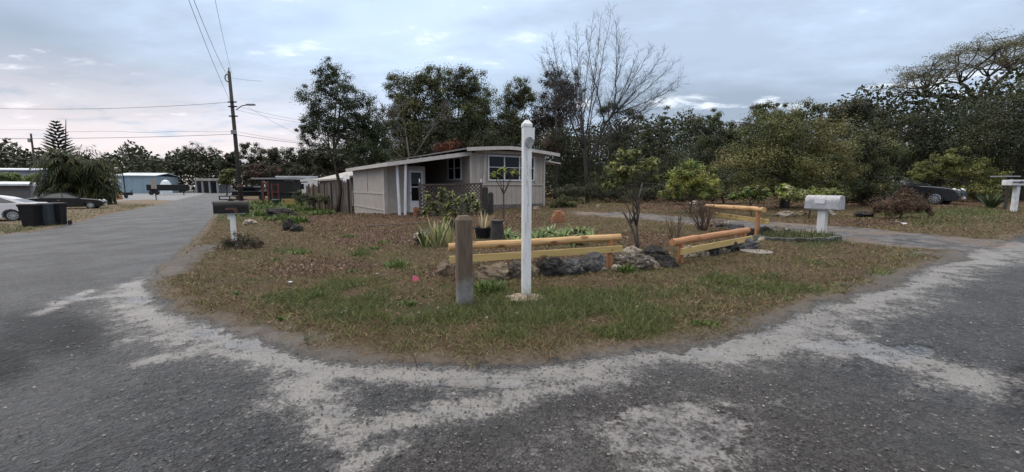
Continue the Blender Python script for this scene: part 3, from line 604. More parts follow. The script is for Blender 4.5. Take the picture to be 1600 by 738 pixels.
# ------------------------------------------------------------------ rocks
def rockmat(name, c1, c2, c3, p): return surf(name, c1, c2, 14, .9, .7, .05, c3=c3, patch=p, spec=.2)
RK = dict(dark=rockmat('dark_rock', (.052, .047, .044), (.024, .022, .021), (.13, .12, .112), .58), grey=rockmat('grey_rock', (.15, .145, .148), (.06, .058, .06), (.25, .242, .24), .56),
          tan=rockmat('tan_rock', (.25, .195, .14), (.14, .108, .078), (.36, .30, .23), .56), pale=rockmat('pale_rock', (.42, .365, .305), (.24, .20, .16), (.06, .052, .047), .55), mix=rockmat('mottled_rock', (.17, .14, .112), (.06, .052, .045), (.46, .41, .35), .54))
def rock(px, py, w, h, kind, label, tilt=0, group='rocks edging the flower bed', name='rock', cat='rock'):
    """px,py: middle of its foot in the photograph; w,h its size there"""
    b = at(px, py); s = b.y / F; rx, rz = w * s / 2, h * s / 2; ry = rx * random.uniform(.65, .9)
    bm = bmesh.new(); bmesh.ops.create_icosphere(bm, subdivisions=4, radius=1); o = Vector((random.uniform(0, 90), random.uniform(0, 90), 0))
    cuts = [(Vector((random.gauss(0, 1), random.gauss(0, 1), random.gauss(0, .7))).normalized(), random.uniform(.62, .92)) for _ in range(9)]
    for v in bm.verts:
        c = v.co.copy()
        for n, k in cuts:
            e = c.dot(n) - k
            if e > 0: c -= n * e * .9
        nn = c * (1 + .24 * mnoise.noise(c * 1.6 + o) + .16 * mnoise.noise(c * 3.6 + o) + .09 * mnoise.noise(c * 9 + o) + .05 * mnoise.noise(c * 19 + o))
        v.co = Vector((nn.x * rx * 1.12, nn.y * ry * 1.12, nn.z * rz * 1.2))
    bmesh.ops.rotate(bm, verts=bm.verts, cent=(0, 0, 0), matrix=Matrix.Rotation(R(tilt), 3, 'Y'))
    me = bpy.data.meshes.new(name); bm.to_mesh(me); bm.free()
    c = b + Vector((0, ry * .5 + (.10 if 1070 < px < 1185 and py > 388 else 0), rz * .8))
    o = link(name, me, RK[kind], org=c); return tag(o, label, cat, group)
for a_ in [(697, 434, 30, 26, 'tan', 'small tan rock half hidden left of the brown post', 0), (770, 441, 52, 30, 'tan', 'pale tan angular boulder just right of the brown post', 8), (748, 438, 12, 13, 'pale', 'small white rock touching the brown post', 0),
           (808, 438, 40, 30, 'mix', 'black and white mottled rock behind the white post', 0), (832, 434, 22, 22, 'tan', 'small brown rock on the right of the white post', 0), (859, 434, 44, 34, 'dark', 'near black domed boulder right of the white post', -6),
           (892, 432, 38, 28, 'grey', 'grey rough slab leaning on the dark domed boulder', -18), (926, 427, 46, 32, 'grey', 'largest grey slab rock beside the fence end post', -12), (941, 427, 18, 10, 'pale', 'flat pale stone left of the long fence end post foot', 0),
           (964, 425, 20, 12, 'pale', 'small pale stone right of the long fence end post foot', 0), (966, 414, 34, 22, 'mix', 'mottled rock just behind the long fence end post', 0), (990, 411, 32, 26, 'pale', 'bright white capped rock below the bare young tree', 10),
           (1004, 424, 42, 26, 'mix', 'rough mottled rock in front of the white capped rock', 0), (1028, 413, 46, 26, 'dark', 'long black rock between the white capped rock and low fence', 14), (1042, 422, 36, 24, 'dark', 'black jagged rock leaning against the low fence post', 25),
           (1024, 424, 26, 14, 'tan', 'low brown stone at the foot of the long black rock', 0), (1082, 408, 30, 23, 'pale', 'pale hollowed rock under the near end of the low fence', -10), (1102, 407, 20, 24, 'pale', 'upright white rock under the low fence', 20),
           (1117, 404, 22, 20, 'dark', 'dark small rock right of the upright white rock', 0), (1131, 400, 28, 19, 'mix', 'mottled grey rock under the middle of the low fence', 0), (1146, 398, 28, 22, 'dark', 'dark tall rock under the far end of the low fence', 0),
           (1170, 393, 40, 20, 'grey', 'grey long rock at the far end of the low fence', -8), (1198, 372, 28, 18, 'dark', 'dark rock right of the orange end post', 0), (1192, 379, 14, 8, 'pale', 'small pale stone at the foot of the orange end post', 0), (1174, 374, 24, 16, 'dark', 'dark rock behind the orange end post', 0),
           (1128, 357, 34, 14, 'mix', 'low grey rubble rock at the far fence post', 0), (1152, 362, 26, 12, 'grey', 'low grey rock beneath the tallest fence plank', 0), (1222, 366, 30, 12, 'mix', 'flat mottled rock left of the round planter', 0)]:
    rock(*a_)
for a_ in [(668, 383, 40, 26, 'mix', 'dark brown lumpy boulder behind the snake plants', 0, 'rocks in the yard'), (872, 349, 22, 18, 'tan', 'x', 0, 'rocks in the yard'),
           (1085, 323, 12, 9, 'pale', 'round white stone below the yellow green bush', 0, 'stones along the driveway'), (838, 328, 10, 5, 'pale', 'flat white stone at the front wall of the house', 0, 'stones along the driveway'),
           (935, 325, 6, 5, 'pale', 'small white stone at the left end of the driveway', 0, 'stones along the driveway'), (1232, 340, 26, 9, 'pale', 'flat whitish rock left of the grey mailbox post', 0, 'stones along the driveway'), (1254, 338, 14, 8, 'tan', 'tan stone just left of the grey mailbox post', 0, 'stones along the driveway'),
           (1298, 337, 20, 9, 'pale', 'slanting pale rock right of the grey mailbox post', 15, 'stones along the driveway'), (1356, 340, 26, 10, 'dark', 'dark low rock beside the dry brown shrub', 0, 'stones along the driveway'), (436, 339, 42, 13, 'dark', 'long dark log like rock in the green weeds', 8, 'rocks in the yard'),
           (450, 362, 16, 20, 'dark', 'upright dark rock in the weedy yard', 0, 'rocks in the yard'), (463, 363, 22, 12, 'dark', 'dark low rock beside the upright dark rock', 0, 'rocks in the yard'), (388, 352, 20, 9, 'pale', 'ring of pale stones behind the black mailbox', 0, 'rocks in the yard')]:
    if a_[5] != 'x': rock(*a_)

# ------------------------------------------------------------------ mailboxes
def mailbox(label, base, h_post, axis, length, wd, ht, mbox, mpost, pw, front_sign=1, extra=None, lean=0):
    r = thing('mailbox', label, 'mailbox', base); ax = Vector(axis).normalized(); sd = Vector((-ax.y, ax.x, 0)); zt = Vector((0, 0, 1))
    MB().box(base + zt * (h_post / 2 - .05) + sd * lean, (pw, pw, h_post + .1), ax, bev=.008).build('post', mpost, r)
    c = base + zt * h_post
    prof = [(-.5, 0), (.5, 0), (.5, .55)] + [(.5 * math.cos(t), .55 + .45 * math.sin(t)) for t in [R(x) for x in range(15, 180, 15)]] + [(-.5, .55)]
    ring = lambda s, k=1.0: [c + ax * s + sd * (x * wd * k) + zt * (ht * (.5 + (z - .5) * k)) for x, z in prof]
    MB().prism(ring(-length / 2), ax * length).build('box', mbox, r)
    d = MB().prism(ring(front_sign * length / 2 + front_sign * .002, 1.04), ax * front_sign * .02).build('door', mbox, r)
    MB().box(c + ax * front_sign * (length / 2 + .035) + zt * ht * .85, (.03, .05, .02), ax).build('handle', mbox, d)
    MB().box(c + zt * (-.012), (length * .75, wd * .8, .022), ax).build('mounting_board', mpost, r)
    if extra: extra(r, c, ax, sd, zt)
    return r
blk = surf('black_paint_metal', (.012, .012, .013), (.024, .022, .021), 8, .6, .05, c3=(.05, .046, .044), patch=.64, spec=.2)
peel = surf('peeling_white_paint', (.72, .70, .68), (.58, .55, .52), 5, .75, .4, c3=(.14, .11, .085), patch=.6, stretch=(1, 1, .35))
b = at(367, 386)
def ex1(r, c, ax, sd, zt):
    rust = surf('rusty_plate', (.11, .05, .03), (.06, .03, .022), 14, .8, .2); bot = -sd if (-sd).y < 0 else sd
    MB().box(c + bot * .155 + zt * .11 - ax * .02, (.24, .008, .055), ax).build('plate', rust, r); MB().box(c + bot * .155 + zt * .05 + ax * .08, (.08, .012, .09), ax).build('flag', rust, r)
    MB().box(c - zt * .07 - ax * .08, (.06, .12, .17), ax).build('newspaper_holder', peel, r)
mailbox('black metal mailbox with a rusty plate on a peeling white post', b, .86, V, .72, .30, .30, blk, peel, .125, -1, ex1)
wg = surf('weathered_white_metal', (.40, .40, .42), (.27, .27, .285), 11, .65, .25, c3=(.16, .155, .155), patch=.6)
b = at(1283, 366, .08); b.z += .08
def ex2(r, c, ax, sd, zt):
    MB().box(c - Vector((V.x, V.y, 0)) * .158 + ax * .02 + zt * .165, (.19, .006, .10), ax).build('name_plate', surf('pale_plate', (.62, .62, .66), (.56, .56, .6), 5, .5, 0), r)
mailbox('weathered greyish white mailbox on a thick white post in a round planter', b, .56, U, .62, .30, .29, wg, surf('old_white_wood', (.60, .59, .59), (.50, .49, .48), 5, .8, .3, c3=(.2, .18, .16), patch=.66, stretch=(1, 1, .3)), .15, -1, ex2)
# planter ring of cemented stone
pb = at(1268, 381); rp = thing('round_planter', 'low mossy stone ring planter with grass around the grey mailbox', 'planter', pb)
mb = MB(); ctr = pb + Vector((.05, .55, 0)); nseg = 26; inner = []
for i in range(nseg):
    t = 2 * math.pi * i / nseg; q = ctr + Vector((.78 * math.cos(t), .56 * math.sin(t), .035)); q.z = tz(q.x, q.y) + .04
    mb.box(q, (.2, .13, .15 + random.uniform(-.02, .02)), (-math.sin(t) * .78, math.cos(t) * .56, 0), bev=.02)
mb.build('stone_ring', surf('mossy_stone', (.06, .062, .05), (.035, .038, .03), 9, .95, .8, .03, c3=(.10, .10, .09)), rp)
MB().add([ctr + Vector((.7 * math.cos(t), .5 * math.sin(t), .07 + tz(ctr.x, ctr.y))) - Vector((0, 0, ctr.z)) for t in [2 * math.pi * i / 20 for i in range(20)]], [tuple(range(20))]).build('soil', surf('dark_soil', (.06, .042, .03), None, 20, .95, .6), rp)
mb = MB()
for _ in range(900):
    t = random.uniform(0, 6.28); q = random.random() ** .5; p = ctr + Vector((.72 * q * math.cos(t), .52 * q * math.sin(t), 0)); p.z = tz(p.x, p.y) + .06
    mb.blade(p, (random.gauss(0, .35), random.gauss(0, .35), 1), random.uniform(.07, .2), .012, random.uniform(.2, .9), random.choice([(.06, .085, .025), (.09, .11, .04), (.05, .07, .02), (.16, .14, .07)]), seg=2)
mb.build('grass_tuft', leafmat('foliage'), rp)
# far right mailbox
b = gp(1587, 15.5); r = thing('mailbox', 'small white mailbox with a dark smudged side at the right edge', 'mailbox', b); wv = surf('white_vinyl', (.7, .7, .72))
top = PY(1586, 287, 15.5); MB().box((b + top) / 2 - Vector((0, 0, .05)), (.13, .13, top.z - b.z + .05), bev=.008).build('post', wv, r)
MB().box(top + Vector((-.0, 0, .03)), (.75, .28, .2), (1, .12, 0), bev=.02).build('box', wv, r)
mb = MB()
for x, w_ in ((-.22, .12), (-.08, .1), (.05, .13), (.18, .09)): mb.box(top + Vector((x, -.155 + x * .12, .045)), (w_, .006, .07 + random.uniform(-.02, .02)), (1, .12, 0))
mb.build('smudged_lettering', surf('faded_ink', (.08, .075, .09), None, 20, .8, 0), r)
MB().box(top + Vector((.25, .55, .27)), (.7, .45, .04), (1, .12, 0)).build('shelf_top', surf('grey_board', (.3, .3, .32)), r); MB().box(top + Vector((.4, .55, -.36)), (.07, .07, 1.22), (1, .12, 0)).build('rear_post', surf('dark_timber', (.05, .042, .036)), r)

# ------------------------------------------------------------------ house
TAUPE = surf('taupe_siding', (.375, .33, .296), (.325, .285, .257), 2.2, .75, .08, c3=(.255, .222, .2), patch=.62)
TRIM = surf('taupe_trim', (.43, .382, .345), (.36, .317, .287), 3, .7, .05); WTRIM = surf('white_trim', (.62, .63, .66), (.54, .55, .58), 3, .6, .03)
def glassmat():
    m, nt, b = mat('dark_glass'); b.inputs['Base Color'].default_value = (.006, .007, .008, 1); b.inputs['Roughness'].default_value = .05; b.inputs['Specular IOR Level'].default_value = .22; MATS['dark_glass'] = m; return m
GLASS = glassmat()
CARGLASS = surf('car_glass', (.02, .026, .03), None, 5, .04, 0, spec=.9)
def H(u, v, z): p = HP + U * u + V * v; return Vector((p.x, p.y, z))
def hbox(mb, u0, u1, v0, v1, z0, z1):
    return mb.prism([H(u0, v0, z0), H(u1, v0, z0), H(u1, v1, z0), H(u0, v1, z0)], (0, 0, z1 - z0))
def house():
    r = thing('mobile_home', 'low taupe mobile home with an arched roof, porch and front windows', 'house', H(0, 3.6, 0))
    V0, V1, U0, U1 = 3.61, 7.98, -1.4, 13.5; zb = -.3
    # trailer walls with vertical panel grooves
    mb = MB(); hbox(mb, U0, U1, V0, V1, zb, 2.88); mb.build('wall', TAUPE, r)
    arch = lambda v: 2.88 + .17 * (1 - ((v - (V0 + V1) / 2) / (V1 - V0) * 2) ** 2)
    vs = [V0 + (V1 - V0) * i / 10 for i in range(11)]
    mb = MB(); mb.prism([H(U0 - .004, v, arch(v) - .03) for v in vs] + [H(U0 - .004, V1, 2.9), H(U0 - .004, V0, 2.9)], U * .1); mb.build('gable', TAUPE, r)
    g = MB()
    for i in range(1, 15):
        v = V0 + i * .29; g.prism([H(U0 - .003, v, zb), H(U0 - .003, v + .018, zb), H(U0 - .003, v + .018, 2.7), H(U0 - .003, v, 2.7)], U * .002)
    for i in range(1, 36):
        u = U0 + i * .29; g.prism([H(u, V0 - .003, zb), H(u + .018, V0 - .003, zb), H(u + .018, V0 - .003, 2.8), H(u, V0 - .003, 2.8)], V * .002)
    g.build('panel_groove', surf('groove', (.22, .185, .16), None, 5, .8, 0), r)
    # arched roof with a pale edge band
    vo = [V0 - .42 + (V1 - V0 + 1.0) * i / 12 for i in range(13)]; ar = lambda v: 2.93 + .19 * (1 - abs((v - (V0 + V1) / 2 + .2) / (V1 - V0 + .9) * 2) ** 1.35)
    up = [H(U0 - .55, v, ar(v) + .06) for v in vo]; dn = [H(U0 - .55, v, ar(v)) for v in reversed(vo)]
    rf = MB().prism(up + dn, U * (U1 - U0 + .8)).build('roof', surf('roof_sheet', (.20, .19, .18), (.12, .115, .11), 3, .8, .2), r)
    MB().prism([H(U0 - .58, v, ar(v) + .075) for v in vo] + [H(U0 - .58, v, ar(v) - .085) for v in reversed(vo)], U * .028).build('fascia', surf('fascia_paint', (.50, .465, .44), (.42, .385, .36), 4, .7, .1), rf)
    MB().prism([H(U0 - .02, V0 + .25, 2.86), H(U0 - .02, V1 - .1, 2.86), H(U0 - .02, V1 - .1, 3.0), H(U0 - .02, V0 + .25, 3.0)], U * -.14).build('header_beam', TRIM, r)
    # front window of three lights
    def window(name, o, du, dn_, w, h, n, z0):
        """o (u,v) start, du along, dn_ outward"""
        A = HP + U * o[0] + V * o[1]; wr = MB(); gl = MB(); t = .06
        pt = lambda s, z, k: Vector((A.x, A.y, 0)) + du * s + dn_ * k + Vector((0, 0, z))
        bar = lambda s0, s1, za, zc, k: wr.prism([pt(s0, za, .002), pt(s1, za, .002), pt(s1, zc, .002), pt(s0, zc, .002)], dn_ * k)
        bar(0, w, z0, z0 + t, .05); bar(0, w, z0 + h - t, z0 + h, .05)
        for i in range(n + 1): s = (w - t) * i / n; bar(s, s + t, z0 + t, z0 + h - t, .05)
        for i in range(n): s = (w - t) * i / n + t; bar(s, s + (w - t) / n - t, z0 + h * .52, z0 + h * .52 + .03, .035)
        gl.prism([pt(t, z0 + t, .004), pt(w - t, z0 + t, .004), pt(w - t, z0 + h - t, .004), pt(t, z0 + h - t, .004)], dn_ * .012)
        f = wr.build(name, WTRIM, r); gl.build('pane', GLASS, f); return f
    window('window', (U0, V0 + .96), V, -U, 2.75, 1.22, 3, 1.56)
    window('window', (U0 + 2.4, V0), -U, -V, 1.55, 1.1, 2, 1.60)
    mb = MB(); hbox(mb, U0 - .05, U0 + .0, V0 + .62, V1 - .05, 1.34, 1.40); mb.build('ledge', TRIM, r)
    for v, k in ((V0 + .72, 1), (V1 - .55, -1)):
        MB().prism([H(U0, v - .07, 1.42), H(U0, v + .07, 1.42), H(U0, v + .07, 2.84), H(U0, v - .07, 2.84), ][:2] + [H(U0, v + .07 + .10 * k, 2.84), H(U0, v - .07 + .1 * k, 2.84)], -U * .05).build('side_fin', TRIM, r)
    for q0, q1 in ((V0 - .02, V0 + .10), (V1 - .08, V1 + .03)): mb = MB(); hbox(mb, U0 - .045, U0 - .002, q0, q1, zb, 2.9); mb.build('corner_trim', TRIM, r)
    # addition
    A0, A1, UE = 0, 1.95, 6.0; zt = 2.22
    mb = MB(); mb.prism([H(0, A0, zb), H(UE, A0, zb), H(UE, A1, zb), H(0, A1, zb)], (0, 0, zt - zb)); mb.build('addition_wall', TAUPE, r)
    mb = MB()
    for u0, u1, z0, z1 in ((-.0, .16, zb, zt), (.16, UE, .93, 1.0), (.16, UE, .18, .24), (2.9, 3.05, 1.0, zt - .02)): hbox(mb, u0, u1, -.03, -.002, z0, z1)
    hbox(mb, -.03, -.002, -.03, .14, zb, zt); mb.build('wall_trim', TRIM, r)
    # recess wall at the back of the porch, floor slab
    mb = MB(); hbox(mb, 4.9, 5.0, A1 + .002, V0 - .002, zb, 2.6); mb.build('porch_back_wall', TAUPE, r)
    # door
    dr = MB(); hbox(dr, -.05, -.006, 1.16, 1.80, .02, 2.02); d = dr.build('door', WTRIM, r)
    gl = MB(); hbox(gl, -.062, -.052, 1.24, 1.72, .62, 1.93); gl.build('pane', GLASS, d)
    rl = MB(); hbox(rl, -.075, -.053, 1.24, 1.72, 1.24, 1.28); rl.build('crossbar', WTRIM, d); MB().lathe(H(-.06, 1.20, .98), [(.02, 0), (.02, .05)], 8, -U).build('handle', surf('bolt_metal', (.1, .09, .08)), d)
    fr = MB()
    for a in ((1.07, 1.15, .0, 2.1), (1.81, 1.89, .0, 2.1), (1.15, 1.81, 2.03, 2.1)): hbox(fr, -.045, -.004, *a)
    fr.build('door_frame', TRIM, r)
    # lean-to porch roof, front edge flush with the trailer end
    ua, ub = -1.48, UE + .35; va, vb = -.28, V0 + .25; za, zc = 2.22, 2.86
    pr = MB().prism([H(ua, va, za), H(ua, vb, zc), H(ua, vb, zc + .05), H(ua, va, za + .05)], U * (ub - ua)).build('porch_roof', surf('dark_roofing', (.05, .048, .048), (.028, .027, .028), 2, .85, .5, c3=(.16, .15, .14), patch=.6), r)
    fs = MB(); fs.prism([H(ua - .03, va - .02, za - .1), H(ua - .03, vb - .2, zc - .14), H(ua - .03, vb - .2, zc + .045), H(ua - .03, va - .02, za + .06)], U * .028)
    fs.prism([H(ua - .002, va - .032, za - .1), H(ub, va - .032, za - .1), H(ub, va - .032, za + .06), H(ua - .002, va - .032, za + .06)], V * .028); fs.build('fascia', surf('fascia_paint', (.40, .37, .35)), pr)
    so = MB(); so.prism([H(ua, va + .05, za - .03), H(ua, vb - .3, zc - .09), H(ua, vb - .3, zc - .07), H(ua, va + .05, za - .01)], U * (ub - ua - .1)); so.build('soffit', TAUPE, pr)
    deb = MB()
    for _ in range(70):
        u_, v_ = random.uniform(ua + .1, ub - .2), random.uniform(va + .1, vb - .5); p = H(u_, v_, za + (zc - za) * (v_ - va) / (vb - va) + .07); deb.blade(p, (random.gauss(0, 1), random.gauss(0, 1), .2), random.uniform(.1, .35), .08, .2, random.choice([(.1, .07, .04), (.05, .05, .03), (.2, .17, .13)]))
    deb.build('roof_debris', leafmat('foliage'), pr)['kind'] = 'stuff'
    for px, py, tpx, tpy in ((624.5, 333, 620, 258), (633, 333, 633.5, 256)):
        Yp = 18.35; q = PY(px, py, Yp); q.z = tz(q.x, q.y) - .05; t = PY(tpx, tpy, Yp + .05); MB().tube([q, t], .06, 8).build('porch_post', WTRIM, r)
    # carport awning on the right side
    aw = MB().prism([H(U0 + .3, V1 + .03, 2.62), H(U0 + .3, V1 + 1.35, 2.50), H(U0 + .3, V1 + 1.35, 2.56), H(U0 + .3, V1 + .03, 2.70)], U * 7).build('side_awning', surf('fascia_paint', (.40, .37, .35)), r)
    sc_ = MB(); hbox(sc_, U0 + 2.2, U0 + 2.25, V1 + .05, V1 + 1.25, zb, 2.55); sc_.build('carport_screen', surf('dark_trim', (.02, .02, .021), None, 9, .7, 0, spec=.2), r)
    q = H(U0 + .5, V1 + 1.2, 0); MB().tube([(q.x, q.y, tz(q.x, q.y) - .1), (q.x, q.y, 2.51)], .03, 6).build('awning_post', surf('dark_timber', (.05, .042, .036)), r)
    sk = MB(); hbox(sk, U0 - .03, U0 - .004, V0 + .12, V1 - .1, zb, tz(1.2, 21.5) + .16); sk.build('skirting', surf('stone_skirt', (.16, .145, .135), (.09, .08, .075), 7, .9, .6), r)
house()
def dish_etc():
    # lattice screen
    Y = 17.7; r = thing('lattice_screen', 'dark brown lattice screen with white tipped posts before the porch', 'screen', gp(704, Y)); dk = surf('dark_lattice', (.075, .055, .046), (.045, .033, .028), 8, .85, .3)
    a, b = gp(659, Y), gp(750, Y + .5); d = (b - a); w = d.length; x = d.normalized(); y = Vector((-x.y, x.x, 0)); z0 = (a.z + b.z) / 2 + .05; h = PY(700, 289, Y).z - z0
    mb = MB(); n = int((w + h) / .15)
    for s in (1, -1):
        for i in range(n):
            # diagonal strip from the bottom edge clipped to the panel
            x0 = i * .15 - h if s > 0 else i * .15
            p0, p1 = [x0, 0.0], [x0 + s * h, h]
            def clip(p, q):
                for A, B in ((p, q), (q, p)):
                    if A[0] < 0 or A[0] > w:
                        lim = 0 if A[0] < 0 else w
                        if (B[0] - A[0]) == 0: return False
                        t = (lim - A[0]) / (B[0] - A[0]);
                        if t > 1 or t < 0: return False
                        A[1] += (B[1] - A[1]) * t; A[0] = lim
                return True
            if not clip(p0, p1) or abs(p1[0] - p0[0]) < .05: continue
            q0 = a + x * p0[0] + y * (.012 * s); q1 = a + x * p1[0] + y * (.012 * s); q0.z = z0 + p0[1]; q1.z = z0 + p1[1]; dd = (q1 - q0); xx = dd.normalized(); zz = y.cross(xx)
            mb.box((q0 + q1) / 2, (dd.length, .01, .042), rot=Matrix((xx, y, xx.cross(y))).transposed())
    mb.build('lattice_panel', dk, r)
    mb = MB(); mb.box(a.lerp(b, .5) + Vector((0, 0, z0 + h + .02 - (a.z + b.z) / 2)), (w + .06, .06, .07), x); mb.box(a.lerp(b, .5) + Vector((0, 0, z0 - (a.z + b.z) / 2)), (w, .05, .06), x); mb.build('frame_rail', dk, r)
    for p in (a - x * .06, b + x * .06):
        c = p.copy(); c.z = z0 + h / 2; MB().box(c, (.1, .1, h + .2), x, bev=.008).build('post', dk, r); c.z = z0 + h + .17; MB().box(c, (.05, .05, .16), x).build('post_tip', WTRIM, r)
    for px, py0, py1, w_, lab in ((758, 331, 293, .23, 'taller black charred timber post right of the lattice screen'), (767, 331, 302, .20, 'shorter black charred timber post right of the lattice screen')):
        Yp = 18.3; q = gp(px, Yp); t = PY(px, py1, Yp); rr = thing('timber_post', lab, 'post', q, 'black timber posts'); m = surf('charred', (.018, .017, .017), (.035, .032, .03), 7, .8, .4)
        MB().box((q + t) / 2 - Vector((0, 0, .05)), (w_, w_, t.z - q.z + .1), (1, .2, 0), bev=.015).build('shaft', m, rr); MB().lathe((t.x, t.y, t.z + .0), [(w_ * .4, 0), (w_ * .3, .035), (.02, .05)], 8).build('cap', m, rr)
    # terracotta pieces
    tc = surf('terracotta', (.30, .125, .06), (.22, .09, .045), 6, .8, .3, c3=(.36, .19, .11))
    q = at(872, 349); s = q.y / F; MB().lathe(q, [(9 * s, 0), (10 * s, 6 * s), (10.5 * s, 10 * s), (8 * s, 14 * s), (9.5 * s, 15 * s), (9 * s, 16.5 * s), (3 * s, 17 * s)], 14)
    mb = MB(); x = Vector((1, .1, 0)); mb.prism([q + Vector((-10 * s, 0, -.02)), q + Vector((10 * s, 0, -.02)), q + Vector((10.5 * s, 0, 15 * s)), q + Vector((5 * s, 0, 18 * s)), q + Vector((-4 * s, 0, 17 * s)), q + Vector((-9 * s, 0, 10 * s))], (0, .3, 0)); 
    pot = thing('terracotta_chiminea', 'broken orange terracotta pot lying on the lawn before the house', 'pot', q)
    o = mb.build('bowl', tc, pot); bv = o.modifiers.new('bevel', 'BEVEL'); bv.width = .05; bv.segments = 3
    MB().lathe(q + Vector((.02, .15, 17.5 * s)), [(6 * s, -.02), (7 * s, .01), (6.5 * s, .03), (4 * s, .035)], 12).build('rim', tc, pot)
    q = at(650, 337); s = q.y / F; rr = thing('terracotta_pot', 'leaning orange clay pot beside the white door', 'pot', q)
    MB().lathe(q, [(4 * s, -.02), (6 * s, 9 * s), (6.6 * s, 9 * s), (6.6 * s, 12 * s), (5 * s, 12 * s), (4.6 * s, 9 * s)], 14, (.25, -.1, 1)).build('bowl', tc, rr)
    # edging timber on the ground
    a, b = at(571, 356), at(660, 350.5); mb = MB(); log(mb, a + Vector((0, 0, .03)), b + Vector((0, 0, .03)), .05); o = mb.build('edging_timber', surf('grey_timber', (.09, .062, .05), (.05, .036, .03), 12, .9, .5), org=a); tag(o, 'long weathered brown timber lying on the leaf litter', 'timber')
dish_etc()

# ------------------------------------------------------------------ board fence along the yard
def board_fence():
    r = thing('board_fence', 'tall weathered brown board fence running from the house to the back', 'fence', H(6.4, -.1, 0)); fm = leafmat('fence_wood', 0, .9)
    mb = MB(); u = 6.15
    while u < 24.5:
        w = random.uniform(.13, .16); p = H(u + w / 2, -.12 + random.gauss(0, .018), 0); g = tz(p.x, p.y); h = random.uniform(1.75, 1.98) + (.12 if u < 12 else 0)
        k = random.random(); c = random.choice([(.105, .075, .062), (.085, .06, .05), (.13, .10, .088), (.075, .048, .04), (.15, .125, .115), (.11, .062, .048)]); n0 = len(mb.v)
        ln = random.gauss(0, .02)
        q = [p - U * w / 2 + Vector((0, 0, g - .1)) - Vector((0, 0, p.z)), p + U * w / 2 + Vector((0, 0, g - .1)) - Vector((0, 0, p.z))]
        mb.prism([q[0], q[1], q[1] + Vector((0, 0, h - .04)) + U * ln, q[1] + Vector((0, 0, h + .06)) - U * (w * .25 - ln), q[0] + Vector((0, 0, h + .06)) + U * (w * .25 + ln), q[0] + Vector((0, 0, h - .04)) + U * ln], V * .02)
        mb.c[n0:] = [c] * (len(mb.v) - n0); u += w + random.choice([.006, .012, .03])
    mb.build('boards', fm, r)
    for z in (.35, 1.45):
        a, b = H(6.2, -.06, 0), H(24.4, -.06, 0); a.z = tz(a.x, a.y) + z; b.z = tz(b.x, b.y) + z; MB().tube([a, b], .04, 4).build('rail', surf('dark_timber', (.05, .042, .036)), r)
    for u in (6.6, 9.2, 11.8, 14.4, 17, 19.6, 22.2):
        p = H(u, -.17, 0); g = tz(p.x, p.y); MB().box((p.x, p.y, g + .95), (.10, .10, 2.1), U, bev=.008).build('post', surf('grey_timber', (.11, .085, .07)), r)
board_fence()

